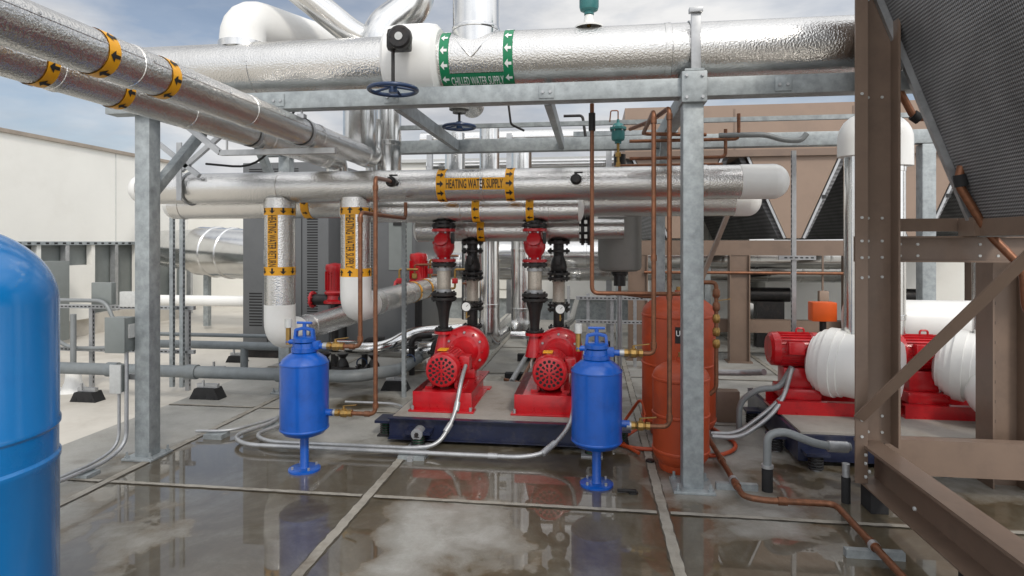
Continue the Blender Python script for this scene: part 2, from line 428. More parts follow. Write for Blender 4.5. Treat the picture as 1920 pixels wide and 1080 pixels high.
g.patch((-.78,PY,PZ),X,FR,Z,PR+.0045,-.188,.188,math.radians(-82),math.radians(-42),GRN)
g.text('CHILLED WATER SUPPLY',(-.78,PY,PZ),X,FR,Z,PR+.008,.365,.078,WHT,math.radians(-60),.004)
g.lathe((.635,PY,PZ),X,[(0,PR+.004),(0,PR+.011),(.045,PR+.011),(.045,PR+.004)],GALVL,40)
g.bx(.63,.69,PY-.215,PY-.19,2.70,3.1,GALVL,bev=.003)
g.bx(.615,.70,PY-.235,PY-.19,3.07,3.1,GALVL,bev=.003)
g.done()
def handwheel(c,R,stem_to,name='valve_handwheel',gear=True):
    g=B(name);c=V(c)
    g.ring(c,Z,R,.014,HANDW,40,10)
    for k in range(5):
        a=2*pi*k/5+.3;g.tube([c+V((0,0,.02)),c+V((math.cos(a)*R*.5,math.sin(a)*R*.5,.012)),c+V((math.cos(a)*R,math.sin(a)*R,0))],.009,HANDW,seg=8)
    g.cyl(c-Z*.02,c+Z*.045,.028,HANDW,16)
    g.cyl(c,(c.x,c.y,stem_to),.012,IRON,12)
    if gear:
        p=V((c.x,c.y,stem_to))
        g.lathe(p-Z*.06,Z,[(0,0),(0,.035),(.02,.042),(.10,.042),(.12,.035),(.12,0)],IRON,16)
        g.box(p+V((.045,.0,0)),(.15,.10,.14),IRON,bev=.025)
        g.lathe(p+V((.065,-.085,.0)),Y,[(0,0),(0,.065),(.012,.077),(.05,.077),(.06,.06)],IRON,24)
        g.lathe(p+V((.065,-.09,.0)),Y,[(0,0),(0,.026),(.01,.026)],LABEL,16)
        for k in range(6):
            a=pi*k/3;q=p+V((.065+.06*math.cos(a),-.088,.06*math.sin(a)));g.cyl(q,q+Y*.02,.008,IRON,6)
        g.cyl(p+V((.04,0,0)),p+V((.04,.2,0)),.035,IRON,16)
    g.done()
handwheel((-1.29,3.84,2.60),.155,2.92)
handwheel((-1.17,5.3,2.63),.14,2.80,gear=False)
g=B('valve_yoke');g.tube([(-1.17,5.3,2.75),(-1.17,5.3,3.2)],.06,GTANK,seg=16);g.lathe((-1.17,5.3,2.78),Z,[(0,0),(0,.09),(.03,.09),(.03,0)],GTANK)
g.cyl((-1.17,5.3,2.95),(-1.17,5.9,2.95),.12,JACK);g.done()

g=B('insulated_pipe_elbow')
g.tube([(-2.60,PY+.05,2.95),(-2.60,PY+.05,3.28),(-2.25,PY+.75,3.28)],.165,WPVC,bend=.26,seg=32)
g.lathe((-2.60,PY+.05,3.04),Z,[(0,.16),(0,.175),(.05,.175),(.05,.16)],JACK2,32)
g.tube([(-2.4,PY+.5,3.28),(-2.1,PY+1.1,3.28),(-2.1,PY+1.1,2.4)],.15,JACK2,bend=.3,seg=32)
g.done()
g=B('diagonal_supply_pipe')
g.tube([(-2.75,4.1,3.95),(-1.78,4.55,3.17),(-1.5,4.75,3.17),(-1.5,4.75,4.0)],.105,JACK2,bend=.22,seg=28)
g.lathe((-1.5,4.75,3.35),Z,[(0,.1),(0,.115),(.03,.115),(.03,.1)],JACK2)
g.tube([(-1.62,4.5,2.95),(-1.62,4.5,3.22),(-1.35,4.6,3.45),(-1.35,4.6,4.0)],.15,JACK2,bend=.2,seg=28)
g.done()
def air_vent(x,y,z,s=1,name='air_vent_valve'):
    g=B(name)
    g.lathe((x,y,z),Z,[(0,0),(0,.03*s),(.02*s,.03*s),(.03*s,.055*s),(.05*s,.06*s),(.12*s,.06*s),(.125*s,.075*s),(.145*s,.075*s),(.15*s,.055*s),(.18*s,.04*s),(.19*s,.015*s),(.22*s,.012*s),(.22*s,0)],TEAL,20)
    for k in range(6):
        a=pi*k/3;g.cyl((x+.066*s*math.cos(a),y+.066*s*math.sin(a),z+.11*s),(x+.066*s*math.cos(a),y+.066*s*math.sin(a),z+.155*s),.006*s,GALVL,6)
    g.cyl((x,y,z-.32*s),(x,y,z),.013*s,BRAS,10);g.box((x,y,z-.1*s),(.05*s,.03*s,.04*s),BRAS,bev=.006);g.box((x,y,z-.2*s),(.04*s,.03*s,.06*s),BRAS,bev=.006)
    return g
g=air_vent(-.02,4.2,3.16,1.1);g.lathe((-.02,4.2,PZ+PR-.01),Z,[(0,.1),(.012,.1),(.03,.04),(.09,.03)],WPVC);g.done()
g=air_vent(.235,5.6,2.50,1.0);g.tube([(.235,5.6,2.72),(.235,5.6,2.80),(.17,5.6,2.80),(.16,5.6,2.70)],.006,COP,seg=8);g.done()

# ------------------------------------------------------------------ two pipes overhead, running in depth
for nm,x,yel,ye in(('heating_water_return_pipe',-2.05,(2.28,2.66),5.5),('heating_water_return_pipe',-2.44,(2.39,2.84),5.6)):
    g=B(nm);z=2.39
    g.pipe((x,-1.5,z),(x,ye-.25,z),.094,JACK,.92,.3,40)
    g.tube([(x,ye-.26,z),(x,ye,z),(x,ye,2.75 if x>-2.3 else 2.2)],.1,JACK2,bend=.15,seg=28)
    for yb in yel:
        g.band((x,yb,z),-Y,X,-Z,.094,.062,YEL,BLK,7,.052,.2,.05)
    for k in range(18):
        y=.2+k*.29;d=(X*math.cos(.35)+Z*math.sin(.35))*.094;p=V((x,y,z))+d
        g.cyl(p,p+d.normalized()*.004,.006,GALVL,6)
    d=(X*math.cos(.25)+Z*math.sin(.25))*.0945
    g.bar(V((x,-1.5,z))+d,V((x,ye-.25,z))+d,.004,.003,JACK,side=d)
    g.done()
clevis(-2.05,4.1,2.39,.094,2.55,Y);clevis(-2.44,4.1,2.39,.094,2.55,Y)
g=B('trapeze_strut');g.bar((-2.75,4.22,2.27),(-1.85,4.22,2.27),.04,.04,GALVL)
g.bar((-2.75,4.22,2.27),(-3.05,4.22,2.5),.04,.04,GALVL);g.cyl((-2.7,4.22,2.25),(-2.7,4.22,2.56),.008,GALVL,8);g.done()
g=B('vertical_supply_pipe')
g.pipe((-1.93,5.62,1.95),(-1.93,5.62,3.1),.12,JACK2,.5,.6);g.pipe((-2.2,5.95,2.0),(-2.2,5.95,3.1),.08,JACK2,.7,.3);g.done()

# ------------------------------------------------------------------ heating water main
HZ=2.1;HY=5.2;HR=.14
g=B('heating_water_supply_pipe')
g.pipe((-4.15,HY,HZ),(1.22,HY,HZ),HR,JACK,.93,.42)
g.cyl((1.20,HY,HZ),(1.46,HY,HZ),HR+.003,WPVC,36);g.dome((1.46,HY,HZ),X,HR+.003,.13,WPVC,36)
g.dome((-4.15,HY,HZ),-X,HR+.002,.14,WPVC,32)
for x in(-1.285,-.69):g.band((x,HY,HZ),X,FR,Z,HR,.075,YEL,BLK,11,.058,.0,.058)
g.patch((-.9875,HY,HZ),X,FR,Z,HR+.0045,-.262,.262,-.36,.36,YEL)
g.text('HEATING WATER SUPPLY',(-.9875,HY,HZ),X,FR,Z,HR+.0085,.49,.078,BLK,0,.010)
for x in(-2.81,-2.09):
    g.lathe((x,HY,HZ-.19),Z,[(0,.13),(0,.14),(.02,.14),(.06,.139)],JACK,32)
g.done()
g=B('heating_water_return_header')
g.pipe((-4.2,5.68,1.98),(1.28,5.68,1.98),HR,JACK,.93,.1);g.cyl((1.26,5.68,1.98),(1.38,5.68,1.98),HR+.003,WPVC,32);g.dome((1.38,5.68,1.98),X,HR+.003,.12,WPVC,32)
g.dome((-4.2,5.68,1.98),-X,HR,.1,WPVC)
g.band((-2.75,5.68,1.98),X,FR,Z,HR,.08,YEL,BLK,9,.05)
g.done()
def riser(x,zel,yend,up,name,txt,zt0,zt1):
    g=B(name);r=.132
    g.pipe((x,HY,zel+.25),(x,HY,HZ-.1),r,JACK,9,9)
    g.tube([(x,HY,zel+.28),(x,HY,zel),(x,HY+.3,zel)],r+.004,WPVC,bend=.2,seg=32)
    g.pipe((x,HY+.25,zel),(x,yend,zel),r-.01,JACK,.92,.3)
    a=Z if up else -Z
    for z in(zt0,zt1):g.band((x,HY,z),a,FR,X if not up else -X,r,.075,YEL,BLK,9,.055,0,.055)
    zm=(zt0+zt1)/2;hl=abs(zt0-zt1)/2-.036
    g.patch((x,HY,zm),-Z,FR,X,r+.0045,-hl,hl,-.36,.36,YEL)
    g.text(txt,(x,HY,zm),-Z,FR,X,r+.0085,hl*1.95,.076,BLK,0,.006)
    if up:
        for y in(6.9,7.4):g.band((x,y,zel),-Y,X,Z,r-.01,.07,YEL,BLK,7,.05)
    g.done()
riser(-2.81,.76,7.6,False,'heating_water_return_riser','HEATING WATER RETURN',1.885,1.345)
riser(-2.09,1.02,7.9,True,'heating_water_supply_riser','HEATING WATER SUPPLY',1.885,1.335)
def tap(x,y,z,name='drain_valve'):
    g=B(name);g.lathe((x,y,z),FR,[(0,.02),(.02,.03),(.03,.045),(.06,.045),(.07,.03),(.09,.028),(.09,0)],IRON,20)
    g.cyl((x,y-.05,z),(x,y-.05,z+.05),.01,IRON);g.box((x+.02,y-.05,z+.055),(.07,.02,.012),IRON);g.done()
tap(-1.70,5.06,2.12);tap(-.13,5.06,2.12)

# ------------------------------------------------------------------ pump headers
g=B('pump_discharge_header');g.pipe((-2.3,5.48,1.90),(-.12,5.48,1.90),.112,JACK,.8,.3)
g.dome((-.12,5.48,1.9),X,.112,.05,WPVC);g.dome((-2.3,5.48,1.9),-X,.112,.05,WPVC)
for x in(-1.04,-.55):g.band((x,5.48,1.90),-X,FR,Z,.112,.07,YEL,BLK,9,.052)
g.done()
g=B('pump_suction_header');g.pipe((-1.72,5.9,1.73),(-.12,5.9,1.73),.118,JACK,.8,.5)
g.flange((-.09,5.9,1.73),X,.155,.03,IRON,10);g.flange((-.03,5.9,1.73),X,.155,.03,IRON,10);g.cyl((-.03,5.9,1.73),(.3,5.9,1.73),.1,JACK)
g.dome((-1.72,5.9,1.73),-X,.118,.04,WPVC)
g.band((-1.07,5.9,1.73),-X,FR,Z,.118,.07,YEL,BLK,9,.052);g.done()

def discharge(x,y):
    g=B('pump_discharge_riser')
    g.cyl((x,y,1.66),(x,y,1.86),.055,IRON);g.flange((x,y,1.755),Z,.115,.028,IRON);g.cyl((x,y,1.78),(x,y,1.80),.08,IRON)
    g.flange((x,y,1.40),Z,.115,.03,IRON);g.flange((x,y,1.125),Z,.118,.03,IRON);g.flange((x,y,1.085),Z,.118,.028,IRON)
    g.lathe((x,y,1.14),Z,[(0,.06),(.02,.068),(.03,.06),(.04,.064),(.06,.064),(.19,.064),(.205,.06),(.215,.07),(.23,.06),(.25,.06)],BRAID,28)
    for z in(1.155,1.355):g.lathe((x,y,z-.012),Z,[(0,.066),(0,.072),(.03,.072),(.03,.066)],GALVL,28)
    g.lathe((x,y,.80),Z,[(0,.042),(.05,.042),(.17,.055),(.24,.075),(.28,.08)],IRON,24)
    g.cyl((x,y,.72),(x,y,.81),.042,IRON);g.flange((x,y,.80),Z,.085,.02,IRON,6)
    g.done()
    g=B('check_valve')
    g.flange((x,y,1.715),Z,.112,.028,RED,8,GALVL);g.flange((x,y,1.437),Z,.112,.028,RED,8,GALVL)
    g.lathe((x,y,1.45),Z,[(0,.06),(.03,.062),(.06,.085),(.1,.098),(.13,.098),(.17,.08),(.2,.062),(.25,.06)],RED,28)
    g.lathe((x,y-.05,1.60),V((0,-1,.5)),[(0,.05),(.05,.05),(.05,.062),(.075,.062),(.08,.05),(.08,0)],RED,20)
    g.cyl((x-.1,y-.02,1.60),(x+.1,y-.02,1.60),.014,RED,10)
    g.box((x+.09,y-.03,1.64),(.03,.03,.10),IRON,bev=.004)
    g.done()
def suction(x,y):
    g=B('pump_suction_riser')
    g.cyl((x,y,1.52),(x,y,1.66),.05,IRON)
    for z in(1.60,1.52,1.30,1.255,1.0,.955):g.flange((x,y,z),Z,.108,.026,IRON)
    g.lathe((x,y,1.27),Z,[(0,.05),(.02,.05),(.05,.075),(.1,.08),(.15,.07),(.2,.05),(.25,.05)],IRON,24)
    g.cyl((x,y-.02,1.41),(x,y-.16,1.41),.028,IRON,12);g.box((x,y-.16,1.43),(.05,.03,.09),IRON,bev=.006)
    g.lathe((x,y,1.01),Z,[(0,.055),(.02,.066),(.04,.058),(.2,.058),(.215,.066),(.24,.055)],BRAID,28)
    g.tube([(x,y,.96),(x,y,.57),(x,y-.2,.57)],.052,IRON,bend=.12,seg=20)
    g.flange((x,y,.78),Z,.1,.024,IRON)
    g.done()
def gauge(x,y,z,name='pressure_gauge'):
    g=B(name);g.lathe((x,y,z),FR,[(-.02,0),(-.02,.045),(.01,.048),(.016,.048),(.016,.04)],IRON,28)
    g.lathe((x,y,z),FR,[(.0145,.042),(.0145,0)],WHT,28);g.bar((x,y-.017,z),(x+.02,y-.017,z+.02),.003,.003,BLK)
    g.cyl((x,y,z-.1),(x,y,z-.04),.008,BRAS,8);g.tube([(x,y,z-.1),(x,y+.12,z-.1)],.008,BRAS,seg=8);g.done()
def pump(x,xd,dxm):
    g=B('centrifugal_pump');yv=5.5;zc=.53
    zb=.36
    g.chan((x-.25,4.93,.28),(x-.25,5.8,.28),.07,.16,.012,RED);g.chan((x+.18,4.93,.28),(x+.18,5.8,.28),.07,.16,.012,RED,flip=-1)
    g.bx(x-.285,x+.215,4.925,4.94,.2,zb,RED,bev=.003);g.bx(x-.285,x+.215,4.94,5.8,zb-.01,zb,RED)
    g.bx(x-.31,x+.24,4.88,5.0,.2,.214,RED,bev=.002);g.bx(x-.31,x+.24,5.7,5.8,.2,.214,RED)
    for q in(-.28,.21):
        g.cyl((x+q,4.905,.21),(x+q,4.905,.245),.012,GALVL,6)
    xm=x+dxm;ym0=4.95;R=.86;zm=zc
    g.lathe((xm,ym0,zm),Y,[(0,0),(0,.135*R),(.008,.155*R),(.025,.166*R),(.09,.17*R),(.095,.158*R),(.35,.158*R),(.36,.165*R),(.39,.165*R),(.41,.12*R),(.45,.08*R)],RED,44)
    for k in range(36):
        a=2*pi*k/36
        d=V((math.cos(a),0,math.sin(a)))
        p=V((xm,0,zm))+d*.163*R
        g.bar(p+Y*(ym0+.1),p+Y*(ym0+.345),.004,.018,RED,side=V((-math.sin(a),0,math.cos(a))))
    def slot(r0,r1,a,w0,w1):
        c,s_=math.cos(a),math.sin(a);q=[]
        for rr,ww in((r0,-w0),(r1,-w1),(r1+.006,0),(r1,w1),(r0,w0)):
            q.append(V((xm+rr*c-ww*s_,ym0-.0012,zm+rr*s_+ww*c)))
        g.quad(q,DARKV)
    for k in range(6):slot(.018,.040,2*pi*k/6,.003,.009)
    for k in range(12):slot(.052,.076,2*pi*(k+.5)/12,.006,.011)
    for k in range(16):slot(.088,.108,2*pi*k/16,.010,.013)
    g.lathe((xm,ym0-.0005,zm),FR,[(0,.012),(.003,.010),(.003,0)],RED,16)
    for q in(-1,1):
        g.bx(xm+q*.13-.03,xm+q*.13+.03,ym0+.08,ym0+.36,zb+.001,zb+.02,RED);g.bx(xm+q*.10-.012,xm+q*.10+.012,ym0+.1,ym0+.34,zb+.01,zb+.11,RED)
    g.box((xm+.165,ym0+.2,zm+.04),(.09,.13,.12),RED,bev=.01)
    g.bx(xm-.06,xm+.02,ym0+.1,ym0+.2,zm+.150,zm+.158,YEL)
    g.box((xm-.165,ym0+.2,zm+.04),(.006,.1,.05),LABEL)
    g.cyl((x,ym0+.40,zc),(x,yv-.1,zc),.09,RED,28)
    xv=x+.05;zv=zc+.09
    vs=[(0,.08),(.0,.12),(.01,.15),(.03,.195),(.06,.215),(.11,.215),(.14,.2),(.16,.15),(.17,.09),(.24,.075),(.24,.11),(.265,.11),(.265,0)]
    g.lathe((xv,yv-.085,zv),Y,vs,RED,44)
    for k in range(12):
        a=2*pi*k/12;p=V((xv+.165*math.cos(a),yv-.075,zv+.165*math.sin(a)));g.cyl(p-Y*.012,p+Y*.01,.011,GALVL if k%2 else RED,6)
    g.lathe((xv,yv-.115,zv),Y,[(0,0),(0,.10),(.03,.13)],RED,28)
    g.lathe((xd,yv,zc+.04),Z,[(0,.09),(.08,.075),(.17,.052),(.19,.052),(.19,.088),(.215,.088),(.215,0)],RED,28)
    g.bx(x-.1,x+.14,yv-.06,yv+.06,zb+.001,.46,RED,bev=.01)
    g.done()
pump(-1.20,-1.36,-.045);pump(-.345,-.515,.0)
discharge(-1.36,5.5);discharge(-.515,5.5);suction(-1.17,5.9);suction(-.32,5.9)
gauge(-1.13,5.42,1.02);gauge(-.28,5.42,1.01)

g=B('pump_inertia_base')
g.bx(-1.62,.16,4.74,6.1,.035,.188,NAVY,bev=.004)
g.bx(-1.60,.14,4.76,6.08,.188,.20,CONC)
g.chan((-1.62,4.715,.115),(.16,4.715,.115),.05,.17,.008,NAVY,side=(0,-1,0))
for x in(-1.35,.0):
    g.bx(x-.1,x+.1,4.60,4.75,.10,.125,NAVY);g.cyl((x,4.63,.0),(x,4.63,.10),.045,GREEN,16)
    for k in range(5):g.ring((x,4.63,.015+k*.019),Z,.05,.006,IRON,20,6)
    g.cyl((x,4.68,.11),(x,4.58,.11),.045,GALVL,20);g.cyl((x,4.585,.11),(x,4.57,.11),.018,IRON,6)
    g.bx(x-.08,x+.08,4.56,4.70,.0,.012,GALVL)
for x in(-1.7,.23):
    g.bx(x-.07,x+.07,4.8,5.0,.12,.14,NAVY);g.cyl((x,4.9,.01),(x,4.9,.12),.04,GREEN,16)
    for k in range(6):g.ring((x,4.9,.015+k*.018),Z,.05,.006,IRON,20,6)
    g.bx(x-.06,x+.06,4.83,4.97,0,.012,RUBB)
g.done()

# ------------------------------------------------------------------ blue pot feeders
def feeder(x,y):
    g=B('blue_chemical_pot_feeder')
    g.lathe((x,y,0),Z,[(0,0),(0,.11),(.012,.11),(.018,.10),(.018,.035),(.03,.03),(.25,.03)],BLUE,28)
    for k in range(4):
        a=pi/4+pi*k/2;g.cyl((x+.085*math.cos(a),y+.085*math.sin(a),.01),(x+.085*math.cos(a),y+.085*math.sin(a),.035),.009,GALVL,6)
    g.lathe((x,y,.235),Z,[(0,0),(.0,.04),(.01,.09),(.03,.14),(.055,.162),(.06,.166),(.52,.166),(.525,.162),(.55,.15),(.58,.11),(.60,.075),(.60,.09),(.625,.09),(.625,.075),(.66,.072),(.67,.05),(.67,0)],BLUE,44)
    for z in (.30,.755):g.lathe((x,y,z-.008),Z,[(0,.166),(.004,.169),(.012,.169),(.016,.166)],BLUE,44)
    g.lathe((x,y,.905),Z,[(0,0),(0,.078),(.025,.078),(.035,.05),(.035,0)],BLUE,28)
    for q in(-1,1):
        g.bar((x+q*.075,y,.84),(x+q*.06,y,.99),.02,.035,BLUE,bev=.004)
        g.bar((x+q*.062,y,.985),(x,y,1.0),.03,.022,BLUE,bev=.004)
    g.cyl((x,y,.93),(x,y,1.03),.014,BLUE,12);g.cyl((x-.055,y,1.035),(x+.055,y,1.035),.009,BLUE,8)
    g.box((x+.09,y,.88),(.05,.05,.06),BLUE,bev=.008)
    g.cyl((x+.05,y,.875),(x+.16,y,.875),.02,BLUE,12)
    g.cyl((x+.15,y,.41),(x+.215,y,.41),.024,BLUE,12)
    g.cyl((x-.05,y,.90),(x-.13,y,.90),.018,BLUE,12);g.cyl((x-.12,y,.88),(x-.12,y,1.0),.018,BRAS,12);g.cyl((x-.12,y,1.0),(x-.12,y,1.06),.025,LABEL,12)
    g.done()
feeder(-2.01,4.06);feeder(.03,4.06)
def ballvalve(x,y,z,name='brass_ball_valve'):
    g=B(name)
    g.lathe((x,y,z),X,[(0,0),(0,.026),(.025,.026),(.03,.02),(.045,.032),(.075,.032),(.09,.02),(.095,.026),(.12,.026),(.12,0)],BRAS,8)
    g.cyl((x+.06,y,z),(x+.06,y,z+.05),.01,BRAS,8);g.bar((x+.06,y,z+.05),(x+.06+.1,y-.02,z+.065),.018,.005,BRAS)
    g.cyl((x-.03,y,z),(x,y,z),.024,GALVL,12)
    g.done()
ballvalve(-1.84,4.06,.875);ballvalve(-1.78,4.06,.41);ballvalve(.21,4.06,.875);ballvalve(.255,4.06,.40)
g=B('copper_feed_pipe')
c=.0155
g.tube([(-1.73,4.06,.875),(-1.60,4.06,.875),(-1.60,4.06,1.81),(-1.60,5.1,1.81),(-1.60,5.1,1.95)],c,COP,bend=.05)
g.tube([(-1.67,4.06,.41),(-1.49,4.06,.41),(-1.49,4.06,2.05),(-1.68,4.9,2.12),(-1.70,5.0,2.12)],c,COP,bend=.05)
for p in((-1.6,4.06,.93),(-1.49,4.06,.47),(-1.49,4.06,1.98),(-1.6,4.06,1.76)):
    g.cyl(V(p)-Z*.018,V(p)+Z*.018,.020,COP)
for p in((-1.66,4.06,.875),(-1.55,4.06,.41)):g.cyl(V(p)-X*.018,V(p)+X*.018,.020,COP)
g.done()
g=B('copper_feed_pipe')
g.tube([(.33,4.06,.875),(.40,4.06,.875),(.40,4.06,2.46),(.40,4.9,2.46),(.9,5.0,2.46)],c,COP,bend=.05)
g.tube([(.37,4.06,.40),(.50,4.06,.40),(.50,4.06,2.48),(.42,4.5,2.48),(.3,4.9,2.50)],c,COP,bend=.05)
g.tube([(.0,4.5,2.62),(.0,4.5,1.23),(.58,4.5,1.23),(.72,4.62,1.23),(.74,4.62,.9)],c,COP,bend=.05)
g.tube([(.2,5.6,1.9),(.2,5.6,2.3),(.9,5.6,2.3),(1.15,5.6,2.3)],.012,COP,bend=.04)
g.tube([(.3,5.0,2.42),(1.15,5.0,2.42),(1.15,5.0,2.62)],.014,COP,bend=.04)
g.tube([(.3,5.0,2.28),(1.05,5.0,2.28),(1.05,5.0,2.5)],.014,COP,bend=.04)
for z in(.93,1.5,2.4):g.cyl((.4,4.06,z-.02),(.4,4.06,z+.02),.020,COP)
for z in(.46,1.25,2.42):g.cyl((.5,4.06,z-.02),(.5,4.06,z+.02),.020,COP)
g.cyl((0,4.5,2.42),(0,4.5,2.55),.025,IRON)
g.done()

# ------------------------------------------------------------------ red oxide expansion tanks
def xtank(x,y,r,zt,name='red_expansion_tank'):
    g=B(name);h=r*.55
    g.lathe((x,y,0),Z,[(0,0),(0,r*.75),(.01,r*.78),(.05,r*.8),(.06,r*.8)],RUST,40)
    g.lathe((x,y,.05),Z,[(0,r*.8),(.02,r*.88),(.05,r*.97),(.08,r),(zt-.05-h,r)]+[(zt-.05-h+h*math.sin(t),r*math.cos(t)) for t in [pi/2*k/10 for k in range(1,10)]]+[(zt-.05,0)],RUST,48)
    for z in(.13,.5*zt,zt-h-.02):g.lathe((x,y,z),Z,[(0,r),(.006,r+.006),(.018,r+.006),(.024,r)],RUST,48)
    g.cyl((x,y,zt-.01),(x,y,zt+.03),.03,RUST,16);g.cyl((x,y,zt+.03),(x,y,zt+.06),.018,BRAS,10)
    return g
g=xtank(.625,4.44,.195,.76);g.done()
g=xtank(.72,5.25,.30,1.17)
def tankpatch(g,cx,cy,r,z0,z1,p0,p1,m):
    n=6;vs=[]
    for k in range(n+1):
        p=p0+(p1-p0)*k/n;d=V((math.sin(p),-math.cos(p),0))*(r+.003);vs+=[V((cx,cy,z0))+d,V((cx,cy,z1))+d]
    g.add(vs,[(2*k,2*k+1,2*k+3,2*k+2) for k in range(n)],m)
tankpatch(g,.72,5.25,.30,.80,.93,-.22,.5,BLK)
for i,ch in enumerate('UL'):
    a=-.14+.35*i
    d=V((math.sin(a),-math.cos(a),0));tt=V((math.cos(a),math.sin(a),0))
    g.text(ch,V((.72,5.25,.88))+d*.308,tt,d,Z,0,.032,.045,WHT,0,.02)
g.done()
g=B('tank_valve_assembly')
x,y=.93,4.75
g.tube([(x,y,.95),(x,y,1.30),(x-.1,y,1.30)],.016,COP,bend=.04)
for z in(1.22,1.12,1.03,.93,.84):g.lathe((x,y,z-.035),Z,[(0,0),(0,.02),(.015,.028),(.05,.028),(.065,.02),(.065,0)],BRAS if z<1.1 else COP,10)
g.bar((x,y,1.16),(x+.1,y-.02,1.18),.018,.005,BRAS);g.tube([(x,y,.85),(x,y,.5),(x-.05,y,.45)],.016,COP)
g.done()
g=B('red_rubber_hose')
g.tube([(.2,5.25,.03),(.15,4.9,.02),(.3,4.75,.02),(.55,4.75,.02),(.9,4.62,.02),(1.15,4.9,.02),(1.02,5.35,.02),(.95,5.6,.02)],.015,RUST,bend=.3,seg=10)
g.tube([(.2,5.1,.03),(.3,5.5,.03),(.42,5.25,.3),(.45,5.1,.12),(.2,4.9,.02),(.35,4.65,.02)],.013,RUST,bend=.3,seg=10)
g.done()

# ------------------------------------------------------------------ azure tank, foreground left
g=B('blue_bladder_tank')
tx,ty,r=-2.247,1.822,.345
zs=1.38
pf=[(0,0),(0,.26),(.1,.26),(.1,.30),(.13,r),(.80,r),(.81,r+.005),(.825,r+.005),(.835,r-.002),(.925,r-.002),(.935,r+.005),(.95,r+.005),(.96,r),(zs,r)]
pf+=[(zs+.29*math.sin(t),r*math.cos(t)) for t in [pi/2*k/14 for k in range(1,14)]]+[(zs+.29,0)]
g.lathe((tx,ty,0),Z,pf,AZUR,96)
g.lathe((tx,ty,zs+.27),Z,[(0,.05),(.03,.05),(.03,.03),(.05,.03),(.05,0)],BRAS,16)
g.done()

# ------------------------------------------------------------------ electrical boxes and conduits
g=B('electrical_junction_box')
g.bx(-3.52,-3.37,4.02,4.13,.80,1.05,BOXG,bev=.006);g.bx(-3.525,-3.365,4.008,4.02,.795,1.055,BOXG,bev=.003)
g.bx(-3.375,-3.36,4.05,4.12,.9,1.0,LABEL)
g.bx(-3.50,-3.42,4.04,4.12,.50,.70,BOXG,bev=.006);g.bx(-3.505,-3.415,4.03,4.04,.495,.705,LABEL,bev=.002)
g.bx(-3.53,-3.36,4.131,4.145,.88,.92,GALVL);g.bx(-3.53,-3.36,4.121,4.135,.58,.62,GALVL)
g.done()
g=B('electrical_conduit')
g.tube([(-3.40,4.07,.80),(-3.40,4.07,.12),(-3.42,3.9,.045),(-3.45,3.3,.045),(-3.45,1.8,.045)],.014,GALVL,bend=.12)
g.tube([(-3.46,4.07,.50),(-3.46,4.07,.10),(-3.48,3.85,.045),(-3.50,3.3,.045),(-3.50,1.8,.045)],.011,GALVL,bend=.12)
for y in(3.75,2.9):g.bx(-3.56,-3.38,y-.06,y+.06,.0,.028,GALV,bev=.003)
g.done()
g=B('electrical_conduit')
k=.0165
g.tube([(-2.86,5.4,.05),(-2.72,4.95,.05),(-2.86,4.55,.05),(-2.66,4.36,.05),(-.50,4.36,.05),(-.33,4.42,.07),(-.15,4.62,.22),(-.13,4.85,.5),(-.16,5.1,.56)],k,GALVL,bend=.14)
g.tube([(-2.70,5.35,.045),(-2.60,4.95,.045),(-2.72,4.62,.045),(-2.52,4.46,.045),(-1.35,4.46,.045),(-1.16,4.5,.06),(-1.07,4.66,.22),(-1.05,4.85,.5),(-1.06,5.05,.56)],k,GALVL,bend=.14)
for p,q in(((-.36,4.41,.065),(-.27,4.50,.12)),((-1.12,4.58,.14),(-1.09,4.63,.19)),((-1.065,4.70,.27),(-1.06,4.74,.33))):
    g.cyl(p,q,.024,GALVL,12)
for x in(-2.2,-.75):g.cyl((x,4.36,.05),(x+.07,4.36,.05),.022,GALVL,12)
g.bx(-1.42,-1.22,4.33,4.48,.0,.03,GALV);g.strut((-1.32,4.3,.012),(-1.32,4.55,.012),GALVL)
g.tube([(-3.23,4.62,.05),(-2.95,4.66,.05),(-2.75,5.1,.05),(-2.78,5.7,.05)],.012,GALVL,bend=.15)
g.tube([(-2.4,5.7,.04),(-1.85,5.7,.04),(-1.65,5.35,.04)],.012,GALVL,bend=.15)
g.bx(-3.14,-2.98,4.58,4.70,.0,.036,GALV);g.bx(-2.82,-2.68,4.9,5.0,0,.03,GALV)
g.done()
def wedge(x,y,s=1,z=0,strut=True,zt=.2):
    g=B('rubber_pipe_support')
    w=.13*s;h=.1*s
    g.prism([(x-w*1.15,y-.07,z),(x+w*1.15,y-.07,z),(x+w*.75,y-.07,z+h),(x-w*.75,y-.07,z+h)],(0,.14,0),RUBB)
    for q in(-.55,0,.55):g.bx(x+q*w*1.2-.02,x+q*w*1.2+.02,y-.073,y-.068,z+.012,z+.04,DARKV)
    if strut:
        g.bx(x-w*.8,x+w*.8,y-.02,y+.02,z+h,z+h+.04,GALVL)
        g.bar((x,y-.08,z+h+.03),(x+.0,y-.08,zt+z),.02,.02,GALVL)
    g.done()
g=B('grey_drain_pipe')
g.tube([(-6.8,5.8,.265),(-2.35,5.8,.265),(-2.0,6.2,.265),(-2.0,8.2,.265)],.062,GREYP,bend=.15,seg=20)
for x in(-5.0,-4.1,-3.1):g.cyl((x-.06,5.8,.265),(x+.06,5.8,.265),.075,GREYP)
g.done()
g=B('grey_drain_pipe')
g.tube([(-5.6,7.0,.33),(-3.2,7.0,.33),(-2.9,7.3,.33)],.05,GREYP,bend=.12,seg=16);g.tube([(-5.6,7.2,.42),(-3.4,7.2,.42)],.025,GREYP);g.tube([(-4.25,7.0,.33),(-4.25,7.0,.0)],.045,GREYP)
g.done()
